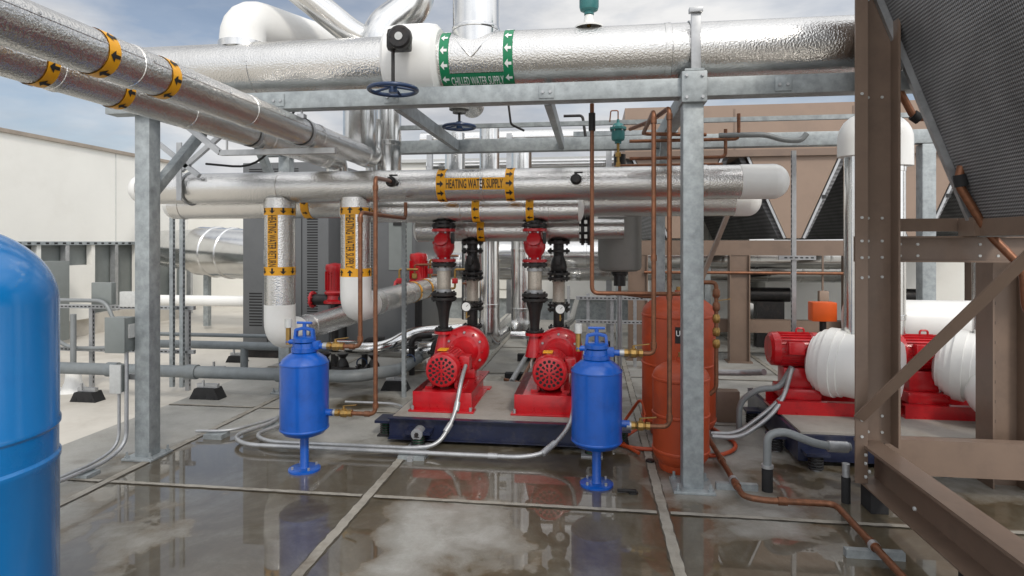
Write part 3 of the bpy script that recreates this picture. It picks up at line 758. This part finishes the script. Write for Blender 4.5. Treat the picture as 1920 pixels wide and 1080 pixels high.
wedge(-3.92,5.8,1.1);wedge(-5.25,5.75,1,-.06);wedge(-4.9,7.9,.9,-.06);wedge(-4.6,7.0,.9,-.06);wedge(-2.12,6.4,1);wedge(-4.6,8.8,.8,-.06)
g=B('roof_flashing_cone')
for x,y in((-6.1,6.1),(-5.75,6.1)):
    g.lathe((x,y,-.06),Z,[(0,.16),(.02,.12),(.1,.085),(.22,.07),(.23,.06)],WPVC,20);g.cyl((x,y,.1),(x,y,.8),.03,FLEXG)
g.done()
g=B('strut_equipment_rack')
for x in(-6.3,-5.7,-5.05,-4.5):g.strut((x,6.3,-.06),(x,6.3,.88),GALVL)
for z in(.87,.38):g.strut((-6.6,6.27,z),(-4.4,6.27,z),GALVL,side=(0,-1,0))
g.strut((-4.62,6.2,.0),(-4.62,6.2,2.0),GALV);g.strut((-4.5,6.2,.0),(-4.5,6.2,2.0),GALV)
g.bx(-5.6,-5.35,6.18,6.25,.9,1.15,BOXG,bev=.005);g.bx(-5.25,-5.05,6.18,6.25,.88,1.05,LABEL,bev=.005)
g.tube([(-6.2,6.2,.8),(-6.15,6.2,.55),(-5.9,6.2,.4),(-5.4,6.15,.42),(-4.8,6.15,.5)],.022,FLEXG,bend=.15)
g.tube([(-6.0,6.15,.95),(-5.4,6.15,.95),(-5.3,6.15,.75)],.022,FLEXG,bend=.15)
g.done()

# ------------------------------------------------------------------ grey boiler cabinets
def louvres(g,x0,x1,y,z0,z1,n,m=DARKV):
    for k in range(n):
        z=z0+(z1-z0)*k/n;g.bx(x0,x1,y-.004,y-.001,z,z+(z1-z0)/n*.45,m)
g=B('grey_boiler_cabinet')
g.bx(-5.0,-3.7,8.2,10.0,.05,2.75,CABG,bev=.01);g.bx(-4.98,-3.72,8.22,9.98,-.05,.05,IRON)
for x in(-4.62,-4.1):g.bx(x-.004,x+.004,8.192,8.203,.1,2.6,DARKV)
louvres(g,-4.9,-4.7,8.2,2.45,2.68,7);louvres(g,-4.55,-4.15,8.2,2.45,2.68,7)
louvres(g,-4.02,-3.86,8.2,.5,2.0,40);louvres(g,-4.9,-4.7,8.2,.4,.9,12)
g.bx(-4.66,-4.64,8.17,8.2,1.3,1.5,GALVL)
g.bx(-4.45,-4.3,8.19,8.2,1.7,1.8,LABEL)
g.done()
g=B('grey_boiler_cabinet')
g.bx(-3.6,-2.55,8.6,10.4,.05,2.6,CABG,bev=.01)
g.bx(-2.95,-2.6,8.59,8.6,1.2,2.1,BOXG);g.bx(-2.88,-2.68,8.575,8.59,1.85,1.98,BLK)
louvres(g,-3.5,-3.2,8.6,.5,2.0,36)
g.done()
def inline(x,y,z,name='red_circulator_pump'):
    g=B(name)
    g.lathe((x,y,z),Z,[(0,0),(0,.14),(.03,.14),(.05,.1),(.1,.09),(.12,.125),(.14,.13),(.16,.11),(.42,.11),(.45,.12),(.5,.11),(.52,.0)],RED,24)
    for k in range(20):
        a=2*pi*k/20;p=V((x+.115*math.cos(a),y+.115*math.sin(a),0));g.bar(p+Z*(z+.17),p+Z*(z+.41),.004,.014,RED,side=(-math.sin(a),math.cos(a),0))
    g.tube([(x-.3,y,z+.04),(x+.3,y,z+.04)],.07,IRON,seg=16);g.flange((x-.3,y,z+.04),X,.11,.03,RED);g.flange((x+.3,y,z+.04),X,.11,.03,RED)
    g.cyl((x,y,-.0),(x,y,z),.05,IRON)
    g.done()
inline(-3.3,7.5,.82);inline(-2.30,7.9,.95)
g=B('boiler_trim_piping')
for i in range(7):
    x=-2.6+i*.18;y=7.7+.1*(i%3);z=1.0+.06*(i%4)
    g.tube([(x,y,z),(x+.1,y,z),(x+.1,y,z+.25),(x+.35,y,z+.25)],.015,COP if i%2 else BRAS,bend=.03)
    g.box((x+.1,y,z+.1),(.07,.06,.07),BRAS if i%2 else RED,bev=.01)
g.tube([(-3.0,6.9,.35),(-1.7,6.9,.35),(-1.7,8.5,.35)],.1,JACK2,bend=.2,seg=20)
g.tube([(-2.9,6.5,.42),(-2.3,6.5,.42),(-2.1,6.9,.55),(-1.2,7.4,.55)],.07,JACK2,bend=.2,seg=20)
g.tube([(-2.8,6.3,.2),(-2.3,6.3,.2)],.05,IRON,seg=16);g.flange((-2.5,6.3,.2),X,.09,.02,IRON);g.flange((-2.4,6.3,.2),X,.09,.02,IRON)
for x in(-2.9,-2.7,-2.35):
    g.lathe((x,6.35,.18),Z,[(0,0),(0,.05),(.05,.07),(.1,.06),(.16,.03),(.2,.06),(.21,.06),(.21,0)],IRON,16)
for x,z in((-2.55,.5),(-2.0,.55),(-1.75,.5)):
    g.tube([(x,6.6,.12),(x,6.6,z),(x+.2,6.7,z)],.035,IRON,seg=12);g.flange((x,6.6,z-.12),Z,.07,.02,IRON,6);g.ring((x,6.52,z-.25),Y,.06,.008,HANDW,20,6)
g.done()

g=B('insulated_vertical_pipe')
for x,y,r,z0,z1 in((-1.22,7.2,.12,.55,3.0),(-1.62,7.1,.12,1.9,2.9),(-.95,8.2,.14,.4,3.0),(-1.75,8.6,.11,.5,2.6)):
    g.pipe((x,y,z0),(x,y,z1),r,JACK2,.8,.3)
g.tube([(-1.22,7.2,.7),(-1.22,7.2,.42),(-1.22,7.9,.42),(-1.22,9,.42)],.125,JACK2,bend=.18,seg=24)
g.done()
g=B('silver_air_duct')
g.pipe((-1.9,9.4,1.42),(3.6,9.4,1.42),.21,JACK2,.5,.3);g.pipe((-2.5,10.3,1.2),(4.0,10.3,1.2),.24,JACK2,.5,.3)
for x in(-.9,.4,1.7):g.bx(x-.04,x+.04,9.3,9.4,0,1.25,GALV)
g.done()

g=B('grey_air_separator')
x,y=.28,6.3
g.lathe((x,y,1.31),Z,[(0,0),(.0,.17),(.02,.21),(.05,.22),(.68,.22),(.72,.19),(.74,.0)],GTANK,40)
g.cyl((x,y,1.16),(x,y,1.31),.06,IRON);g.flange((x,y,1.29),Z,.085,.03,IRON);g.flange((x,y,1.2),Z,.05,.03,BRAS)
g.tube([(x,y,1.16),(x,y,1.08),(x+.25,y,1.05),(x+.7,y,1.05)],.016,COP,bend=.03)
g.tube([(x,y,1.1),(x,y,.0)],.025,GALVL);g.cyl((x,y,2.04),(x,y,2.5),.06,IRON)
g.done()

g=B('aisle_floor_piping')
for i,x in enumerate((-.85,-.75,.1,.2)):
    g.tube([(x,6.4,.12),(x,10,.12)],.02 if i%2 else .03,COP if i%2 else GALVL)
g.tube([(-.95,6.6,.1),(-.7,6.4,.1),(-.2,6.7,.1),(.1,8.5,.1)],.018,COP,bend=.1)
g.tube([(-1.0,7.5,.45),(-.55,7.5,.45),(-.3,9.0,.45),(-.3,12,.45)],.05,JACK2,bend=.2,seg=16)
for y in(7,8.2,9.4):g.bx(-1.0,-.6,y-.05,y+.05,0,.09,RUBB);g.bx(0,.3,y-.05,y+.05,0,.09,RUBB)
g.done()
g=B('strut_equipment_rack')
for x,y in((-.05,7.8),(.25,7.8),(.55,8.0),(-.35,9.2)):
    g.strut((x,y,0),(x,y,.95),GALVL)
g.strut((-.2,7.77,.9),(.7,7.77,.9),GALVL,side=(0,-1,0));g.strut((-.2,7.77,.6),(.7,7.77,.6),GALVL,side=(0,-1,0))
g.strut((-1.93,6.1,0),(-1.93,6.1,1.9),GALV)
g.strut((2.0,6.4,0),(2.0,6.4,2.52),GALVL);g.strut((1.85,6.38,1.45),(2.2,6.38,1.45),GALVL)
g.done()

# ------------------------------------------------------------------ buildings / roof units behind
g=B('white_rooftop_air_handler')
g.bx(-13,-9,4,12.6,1.62,3.3,CREAM);g.bx(-13.05,-8.95,3.95,12.65,3.3,3.36,LIP)
for y in(5.5,8,10.5):g.bx(-9.003,-8.99,y-.005,y+.005,1.63,3.29,LABEL)
g.bx(-13,-9.15,4,12.6,.3,1.62,BOXG)
for k in range(16):
    y=4.5+k*.55;g.bx(-9.12,-9.02,y-.04,y+.04,.0,1.6,GALVL if k%2 else CREAM)
g.bx(-9.1,-8.98,4,12.6,1.56,1.62,GALV)
for k in range(50):g.bx(-8.979,-8.975,4.2+k*.165,4.26+k*.165,1.575,1.605,DARKV)
g.bx(-13,-9.0,4,12.6,-.06,.3,ROOFM)
g.bx(-10,-8.9,9.2,9.9,.25,1.2,CREAM);g.bx(-8.99,-8.6,6.2,7.0,.4,1.45,BOXG,bev=.01);g.bx(-8.99,-8.6,7.3,8.1,.4,1.4,BOXG,bev=.01)
g.bx(-8.95,-8.55,8.5,9.0,.0,1.3,BOXG,bev=.01);g.bx(-8.9,-8.5,5.0,5.9,.2,1.5,BOXG,bev=.01)
g.done((-9,8,0))
g=B('silver_transition_duct')
g.lathe((-8.7,11.2,1.5),V((1,-.25,-.05)),[(0,.34),(1.2,.42),(1.25,.47),(1.6,.47),(1.62,.49),(1.66,.49),(1.68,.47),(2.0,.47),(2.02,.49),(2.06,.49),(2.08,.47),(3.4,.47),(3.4,0)],JACK2,40)
g.bx(-7.4,-7.3,10.8,10.9,0,1.1,GALV);g.bx(-6.3,-6.2,10.6,10.7,0,1.0,GALV)
g.tube([(-7.6,9.5,.62),(-5.2,9.5,.62)],.09,WPVC,seg=20)
g.done()
g=B('white_equipment_building')
g.bx(-16,-5.2,15,20,-.06,2.6,CREAM);g.bx(-16.1,-5.1,14.9,20,2.6,2.68,LABEL)
g.done()
g=B('white_rooftop_unit')
g.bx(-4.6,3.2,13,17,.4,3.35,CREAM);g.bx(-4.7,3.3,12.9,17,3.35,3.42,LABEL);g.bx(-4.4,3.0,13.1,17,-.06,.4,GALV)
for x in(-3.6,-2.6,-1.6,-.6,.4,1.4,2.4):g.bx(x-.012,x+.012,12.985,13.0,.42,3.33,LABEL)
for x in(-2.1,.9):
    g.bx(x-.35,x+.35,12.97,12.984,.6,2.6,CREAM,bev=.004);g.cyl((x+.25,12.95,1.6),(x+.25,12.97,1.6),.04,IRON)
g.bx(1.6,2.2,12.97,12.984,.9,1.6,BOXG)
g.done()
g=B('white_rooftop_unit')
g.bx(3.4,14,12,16,.3,1.5,CREAM)
g.bx(1.0,2.6,10.8,11.6,.1,1.05,CREAM);g.done()
g=B('distant_pipe_bridge')
for x in(-3,-1.5,.3,1.8):g.bx(x-.05,x+.05,11.0,11.1,0,3.6,GALVL)
g.bx(-3.2,2.4,11.0,11.1,3.3,3.4,GALVL);g.tube([(-3.2,11.2,3.55),(2.3,11.2,3.55)],.14,JACK2,seg=20);g.tube([(-3.2,11.6,3.1),(2.3,11.6,3.1)],.1,JACK2,seg=20)
g.bx(.6,.9,10.9,11.0,2.9,3.5,BOXG)
g.done()

# ------------------------------------------------------------------ distant chiller (brown V coils)
g=B('brown_air_cooled_chiller')
y0=8.5;y1=14
zt,zb=2.75,1.66
for i,xc in enumerate((1.15,2.66,4.17,5.68)):
    tw,bw=.56,.09
    g.prism([(xc-tw,y0,zt),(xc+tw,y0,zt),(xc+bw,y0,zb),(xc-bw,y0,zb)],(0,.05,0),BRNB)
    for q in(-1,1):
        g.prism([(xc+q*(tw+.06),y0+.06,zt),(xc+q*(tw+.13),y0+.06,zt),(xc+q*(bw+.09),y0+.06,zb),(xc+q*(bw+.02),y0+.06,zb)],(0,y1-y0,0),COILF)
        g.bar((xc+q*(tw+.03),y0+.0,zt),(xc+q*(bw+.03),y0+.0,zb),.03,.03,GALVL)
        g.box((xc+q*(tw+bw)/2+q*.05,y0-.02,(zt+zb)/2),(.05,.02,.05),BLK)
g.bx(.45,6.6,y0,y1,zt+.002,3.45,BRNB)
g.bx(.4,6.6,y0-.06,y0+.0,zt,zt+.09,BRN)
for x in(1.9,3.4,4.9):g.bx(x-.012,x+.012,y0-.004,y0-.001,zt+.1,3.4,BRN)
g.chan((.5,y0-.02,1.53),(6.6,y0-.02,1.53),.1,.2,.01,BRN)
g.bx(1.72,6.5,y0+.1,y0+.25,.38,.55,BRN);g.bx(3.0,6.5,y0+2.6,y0+2.65,.1,1.43,CREAM)
for x in(.62,1.95,3.4,4.9,6.4):
    g.bx(x-.13,x-.115,y0-.1,y0+.05,0,1.43,BRN);g.bx(x-.115,x+.115,y0-.06,y0-.045,0,1.43,BRN);g.bx(x+.115,x+.13,y0-.1,y0+.05,0,1.43,BRN)
    g.bx(x-.16,x+.16,y0-.12,y0+.1,0,.02,BRN)
for i in range(2):
    g.cyl((2.4+i*1.9,y0+1.3,.8),(3.0+i*1.9,y0+1.3,.8),.11,IRON,16);g.bx(2.5+i*1.9,2.9+i*1.9,y0+1.2,y0+1.4,0,.7,IRON)
g.tube([(.7,y0-.1,1.2),(3.3,y0-.1,1.2)],.02,COP)
for x,z in((1.3,1.0),(1.3,.75),(3.0,.9)):
    g.box((x,y0-.08,z),(.12,.08,.14),BRNB,bev=.01);g.bx(x-.01,x+.01,y0-.07,y0-.05,z,1.43,BRN)
g.done()
g=B('steel_brace');g.bar((1.05,6.15,1.2),(1.35,6.2,1.95),.04,.04,BRN);g.done()

# ------------------------------------------------------------------ near chiller frame (right)
g=B('brown_chiller_frame')
def bolt(x,y,z,ax=FR,r=.009):
    g.cyl(V((x,y,z)),V((x,y,z))+V(ax)*.008,r,LABEL,6)
g.bx(1.685,1.755,4.18,4.192,.07,3.7,BRN);g.bx(1.743,1.755,4.192,4.30,.07,3.7,BRN)
g.bx(1.755,1.93,4.288,4.30,.28,3.7,BRN);g.bx(1.93,1.942,4.19,4.30,.28,3.7,BRN)
for z in(.35,.45,1.3,1.42,1.52,1.66,2.4,3.0):
    bolt(1.72,4.18,z);
    for x in(1.80,1.88):bolt(x,4.288,z)
g.chan((1.80,4.33,.17),(1.80,.3,.17),.13,.24,.01,BRN,flip=-1)
g.bx(1.735,1.865,.3,4.33,.2905,.297,BRN) 
for y in(4.1,3.6,2.9,2.2):
    g.cyl((1.735,y,.17),(1.725,y,.17),.010,LABEL,6)
for z in(.12,.2,.25):g.cyl((1.735,4.15,z),(1.725,4.15,z),.010,LABEL,6)
for y in(4.2,3.2,2.2,1.2):g.bx(1.75,1.85,y-.07,y+.07,-.09,.05,RUBB,bev=.004)
g.chan((1.94,4.42,.17),(5.0,4.42,.17),.08,.22,.01,BRN,flip=1)
g.chan((1.76,4.36,1.47),(5.0,4.36,1.47),.07,.16,.01,BRN,flip=-1)
for x in(2.0,2.1,2.45,2.55):bolt(x,4.325,1.50);bolt(x,4.325,1.43)
g.bx(2.70,2.712,4.62,4.8,-.09,1.39,BRN);g.bx(2.712,2.89,4.70,4.712,-.09,1.39,BRN);g.bx(2.89,2.902,4.62,4.8,-.09,1.39,BRN)
for k in range(9):
    g.box((2.75,4.698,.2+k*.13),(.022,.003,.022),DARKV)
g.bar((1.70,4.17,.46),(2.42,3.55,1.66),.012,.07,BRN,side=(0.2,-1,0))
g.bar((2.95,4.6,.35),(3.5,4.3,1.3),.012,.07,BRN,side=(0,-1,0))
g.chan((2.42,4.35,1.60),(2.42,.8,1.60),.08,.10,.01,BRN)
g.chan((2.0,4.40,1.62),(3.2,4.40,1.62),.05,.08,.01,BRN)
g.bx(2.35,2.6,4.2,4.36,1.55,1.66,BRN)
g.done(shift=(-.12,-.30,.09))
g=B('condenser_coil_panel')
a0=V((1.70,4.25,3.55));a1=V((2.42,4.25,1.67));dn=(a1-a0).normalized();nrm=V((dn.z,0,-dn.x)).normalized()*.06
g.prism([a0,a1,a1-nrm,a0-nrm],(0,-3.6,0),COIL)
g.bar(a0+V((-.005,.02,0)),a1+V((-.005,.02,0)),.03,.07,GALVL,side=(0,1,0))
g.bar(a1+V((.01,0,-.012)),a1+V((.01,-3.6,-.012)),.07,.03,LABEL)
g.bar(a0+V((.0,.06,0)),a1+V((.0,.06,0)),.04,.02,BRNB,side=(0,1,0))
g.done(shift=(-.12,-.30,-.01))
g=B('coil_copper_header')
g.tube([(1.98,4.37,3.3),(2.02,4.37,3.05),(2.0,4.37,2.98)],.03,COP,seg=12)
g.tube([(2.02,4.40,2.75),(2.0,4.40,2.62),(2.12,4.40,2.38),(2.2,4.40,2.38)],.022,COP,bend=.06)
g.tube([(2.28,4.2,2.05),(2.26,4.2,1.95),(2.42,4.2,1.66),(2.55,4.1,1.45),(2.56,4.1,1.22),(2.64,4.1,1.15),(2.9,4.1,1.15)],.024,COP,bend=.07)
g.tube([(2.50,4.0,1.55),(2.62,3.9,1.28),(2.9,3.9,1.28)],.022,COP,bend=.07)
for p,q in(((1.98,4.37,3.28),(1.99,4.37,3.2)),((2.27,4.2,2.0),(2.28,4.2,1.93)),((2.11,4.4,2.40),(2.15,4.4,2.37))):g.cyl(p,q,.034,RUBB)
g.done(shift=(-.12,-.30,0))

# right pumps on navy base
g=B('pump_inertia_base')
g.bx(1.46,4.3,4.58,6.0,.04,.225,NAVY,bev=.004);g.bx(1.49,4.27,4.61,5.97,.225,.24,CONC)
for x in(1.56,2.4,3.3):
    g.cyl((x,4.52,.0),(x,4.52,.1),.03,GALVL)
    for k in range(5):g.ring((x,4.52,.02+k*.02),Z,.045,.008,RUBB,20,6)
    g.bx(x-.08,x+.08,4.46,4.59,.11,.13,NAVY)
for y in(4.9,5.6):
    g.cyl((1.4,y,0),(1.4,y,.1),.03,GALVL);g.bx(1.34,1.47,y-.07,y+.07,.11,.13,NAVY)
    for k in range(5):g.ring((1.4,y,.02+k*.02),Z,.045,.008,RUBB,20,6)
g.done()
def pump_ins(x):
    g=B('insulated_pump');y=5.25;z=.70
    g.bx(x-.2,x+.6,y-.2,y+.2,.212,.23,RED)
    for q in(-.17,.17):g.chan((x-.2,y+q,.27),(x+.6,y+q,.27),.06,.09,.01,RED)
    g.bx(x-.15,x+.15,y-.14,y+.14,.315,.40,RED,bev=.01);g.bx(x-.12,x+.1,y-.09,y+.09,.40,.56,RED,bev=.01)
    g.lathe((x-.22,y,z),X,[(0,0),(0,.11),(.02,.135),(.07,.14),(.075,.128),(.33,.128),(.34,.138),(.38,.138),(.4,.09),(.5,.08)],RED,32)
    for k in range(28):
        a=2*pi*k/28;p=V((0,y+.132*math.cos(a),z+.132*math.sin(a)))
        g.bar(p+X*(x-.14),p+X*(x+.1),.004,.016,RED,side=(0,-math.sin(a),math.cos(a)))
    g.box((x-.05,y-.15,z+.03),(.12,.07,.1),RED,bev=.01)
    g.tube([(x+.0,y,z+.12),(x+.0,y,z+.17),(x+.06,y,z+.17),(x+.06,y,z+.12)],.008,RED,seg=8)
    n=V((.80,-.60,-.06)).normalized();o=V((x+.20,y-.06,z-.08))
    g.lathe(o-n*.10,n,[(0,0),(0,.16),(.02,.19),(.021,.20),(.05,.205),(.051,.228),(.085,.232),(.086,.252),(.13,.258),(.131,.274),(.20,.276),(.201,.262),(.25,.260),(.251,.248),(.60,.245),(.615,.24),(.62,.0)],WPVC,48)
    g.cyl((x+.40,y-.13,z+.1),(x+.40,y-.13,z+1.6),.08,JACK2,28)
    g.cyl(o+n*.3-Z*.42,o+n*.3-Z*.2,.03,RED)
    g.done(shift=(0,0,.028))
pump_ins(1.66);pump_ins(2.60)
g=B('insulated_suction_elbow')
g.tube([(3.35,5.0,.7),(2.95,4.95,.50),(2.93,4.74,.48)],.20,WPVC,bend=.2,seg=32);g.box((2.93,4.72,.48),(.06,.03,.1),WPVC,bev=.005)
g.tube([(2.35,5.95,.88),(2.7,5.95,.88),(3.6,5.95,.88)],.2,WPVC,seg=32);g.cyl((2.9,5.95,0.2),(2.9,5.95,.7),.04,GALVL)
g.done()
g=B('insulated_pipe_elbow')
g.tube([(2.06,5.12,2.28),(2.06,5.12,2.50),(2.42,5.3,2.50)],.125,WPVC,bend=.16,seg=28)
g.tube([(2.30,5.3,2.54),(2.44,5.3,2.5),(2.44,5.3,2.22)],.13,WPVC,bend=.1,seg=28)
g.pipe((2.44,5.3,.7),(2.44,5.3,2.3),.075,JACK2,.6,.3);g.pipe((2.06,5.12,2.2),(2.06,5.12,2.35),.082,JACK2,.6,.3)
g.done()
g=B('orange_actuator_box');g.bx(2.05,2.27,6.02,6.15,.86,1.04,ORNG,bev=.01);g.cyl((2.16,6.07,.7),(2.16,6.07,.86),.03,IRON);g.cyl((2.16,6.07,.0),(2.16,6.07,.7),.02,GALVL);g.done()
g=B('flexible_conduit')
g.tube([(1.12,4.1,0),(1.12,4.1,.36),(1.22,4.1,.39),(1.45,4.12,.30),(1.64,4.15,.29)],.026,FLEXG,bend=.1,seg=14)
g.cyl((1.12,4.1,0),(1.12,4.1,.16),.034,RUBB);g.cyl((1.12,4.1,.15),(1.12,4.1,.17),.038,GALVL);g.cyl((1.50,4.13,.295),(1.62,4.14,.29),.035,GALVL)
g.cyl((1.55,3.98,0),(1.55,3.98,.16),.026,RUBB);g.cyl((1.55,3.98,.16),(1.55,3.98,.24),.022,GALVL)
g.done()
g=B('flexible_conduit')
g.tube([(1.2,5.2,.05),(1.2,5.2,.30),(1.35,5.15,.42),(1.50,5.15,.42),(1.6,5.15,.6)],.024,FLEXG,bend=.12,seg=14)
g.tube([(.95,5.0,.06),(1.15,4.98,.06),(1.38,5.0,.22),(1.52,5.1,.36),(1.58,5.1,.6)],.018,GALVL,bend=.12,seg=14)
g.tube([(.95,5.08,.06),(1.15,5.08,.06),(1.4,5.1,.25),(1.56,5.14,.40)],.018,GALVL,bend=.12,seg=14)
g.tube([(.95,5.7,.42),(1.35,5.6,.45),(1.45,5.4,.5)],.028,GALVL,seg=12)
g.bx(1.1,1.3,5.6,5.72,.0,.28,BRN,bev=.01)
g.done()
g=B('copper_floor_pipe')
g.tube([(.91,5.2,.06),(.91,3.84,.06),(1.02,3.80,.06),(1.42,3.80,.06),(1.42,2.0,.06)],.019,COP,bend=.06,seg=14)
for p,q in(((.91,4.5,.06),(.91,4.44,.06)),((.91,4.05,.06),(.91,3.99,.06)),((1.42,3.35,.06),(1.42,3.28,.06)),((1.1,3.80,.06),(1.15,3.80,.06))):g.cyl(p,q,.025,COP)
g.bar((.8,4.1,.02),(1.06,4.1,.02),.04,.04,GALV);g.bar((1.28,3.3,.02),(1.56,3.3,.02),.04,.04,GALV)
for x,y in((.91,4.1),(1.42,3.3)):g.lathe((x,y-.015,.06),Y,[(0,.021),(0,.027),(.03,.027),(.03,.021)],GALVL,20)
g.done()
g=B('floor_drain_grate');g.cyl((.26,3.95,.0),(.26,3.95,.012),.03,IRON);g.box((.22,3.95,.015),(.12,.02,.02),IRON,bev=.004);g.cyl((.42,4.52,0),(.42,4.52,.02),.03,IRON);g.done()
g=B('overhead_conduit')
g.tube([(1.0,5.0,2.45),(1.35,5.0,2.45),(1.5,5.0,2.40),(1.62,5.0,2.40),(1.66,5.0,2.45)],.022,FLEXG,bend=.06)
g.tube([(-.8,5.4,3.3),(-.72,5.4,2.66),(-.6,5.4,2.6)],.01,IRON)
g.tube([(-2.4,4.9,2.9),(-2.9,5.0,2.25),(-3.4,5.0,2.3)],.010,RUBB,bend=.3)
g.bx(-.2,.9,6.6,6.65,2.75,2.8,GALV)
g.tube([(-.3,6.5,2.95),(-.1,6.5,2.95),(-.05,6.5,2.6)],.015,IRON)
g.done()
g=B('insulated_branch_pipe')
for x in(-.1,.55,1.2):
    g.cyl((x-.15,5.0,2.95),(x+.25,5.0,2.95),.15,WPVC,28)
g.cyl((-.6,5.0,2.95),(2.6,5.0,2.95),.13,JACK,28)
g.done()

# ------------------------------------------------------------------ sky and light
w=bpy.data.worlds.new('World');sc.world=w;w.use_nodes=True
nt=w.node_tree;N=nt.nodes;L=nt.links;bg=N['Background'];out=N['World Output']
sky=N.new('ShaderNodeTexSky');sky.sky_type='NISHITA';sky.sun_disc=False
EL,AZ=math.radians(42),math.radians(150)
sky.sun_elevation=EL;sky.sun_rotation=AZ
dirv=V((math.sin(AZ)*math.cos(EL),math.cos(AZ)*math.cos(EL),math.sin(EL)))
L.new(sky.outputs[0],bg.inputs[0]);bg.inputs[1].default_value=.10
bg2=N.new('ShaderNodeBackground')
tc=N.new('ShaderNodeTexCoord');mp=N.new('ShaderNodeMapping');mp.inputs['Scale'].default_value=(1.0,1.0,3.2);mp.inputs['Location'].default_value=(.35,.1,.2)
L.new(tc.outputs['Generated'],mp.inputs[0])
nm=N.new('ShaderNodeVectorMath');nm.operation='NORMALIZE';L.new(tc.outputs['Generated'],nm.inputs[0])
n1=N.new('ShaderNodeTexNoise');n1.inputs['Scale'].default_value=1.7;n1.inputs['Detail'].default_value=7;n1.inputs['Roughness'].default_value=.55;n1.inputs['Distortion'].default_value=.3
L.new(mp.outputs[0],n1.inputs[0])
d2=N.new('ShaderNodeVectorMath');d2.operation='DOT_PRODUCT';d2.inputs[1].default_value=V((-.78,.60,.19)).normalized();L.new(nm.outputs[0],d2.inputs[0])
m2=N.new('ShaderNodeMapRange');m2.inputs[1].default_value=.84;m2.inputs[2].default_value=1;m2.inputs[3].default_value=0;m2.inputs[4].default_value=.15;L.new(d2.outputs['Value'],m2.inputs[0])
sb=N.new('ShaderNodeMath');sb.operation='SUBTRACT';L.new(n1.outputs[0],sb.inputs[0]);L.new(m2.outputs[0],sb.inputs[1])
r1=N.new('ShaderNodeValToRGB');r1.color_ramp.elements[0].position=.32;r1.color_ramp.elements[1].position=.52
r1.color_ramp.elements[0].color=(.25,.25,.25,1)
L.new(sb.outputs[0],r1.inputs[0])
n2=N.new('ShaderNodeTexNoise');n2.inputs['Scale'].default_value=2.6;n2.inputs['Detail'].default_value=8;n2.inputs['Roughness'].default_value=.58;L.new(mp.outputs[0],n2.inputs[0])
r2=N.new('ShaderNodeValToRGB');r2.color_ramp.elements[0].position=.36;r2.color_ramp.elements[1].position=.64
r2.color_ramp.elements[0].color=(.50,.52,.56,1);r2.color_ramp.elements[1].color=(.90,.895,.89,1)
L.new(n2.outputs[0],r2.inputs[0]);L.new(r2.outputs[0],bg2.inputs[0])
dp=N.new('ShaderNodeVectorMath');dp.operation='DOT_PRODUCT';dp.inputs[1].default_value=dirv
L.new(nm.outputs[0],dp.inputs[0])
mrr=N.new('ShaderNodeMapRange');mrr.inputs[1].default_value=-.1;mrr.inputs[2].default_value=1;mrr.inputs[3].default_value=1.0;mrr.inputs[4].default_value=2.4  # clouds toward the sun, out of view behind camera, brightened to add soft light
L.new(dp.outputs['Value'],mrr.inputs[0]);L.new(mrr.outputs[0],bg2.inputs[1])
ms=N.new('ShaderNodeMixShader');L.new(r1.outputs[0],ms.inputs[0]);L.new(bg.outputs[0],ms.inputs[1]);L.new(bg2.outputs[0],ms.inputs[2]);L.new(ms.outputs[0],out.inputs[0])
sd=bpy.data.lights.new('sun','SUN');sd.energy=1.5;sd.angle=math.radians(10);sd.color=(1,.94,.85)
so=bpy.data.objects.new('sun',sd);sc.collection.objects.link(so)
so.rotation_euler=dirv.to_track_quat('Z','Y').to_euler();so.location=(3,-4,9)

cd=bpy.data.cameras.new('camera');co=bpy.data.objects.new('camera',cd);sc.collection.objects.link(co)
co.location=(0,0,1.6);co.rotation_euler=(math.radians(90),0,math.atan(150/1140));cd.sensor_width=36;cd.lens=1140/1920*36
cd.shift_y=-85/1920;cd.clip_end=600;cd.clip_start=.05
sc.camera=co
sc.view_settings.view_transform='Standard';sc.view_settings.look='None';sc.view_settings.exposure=0
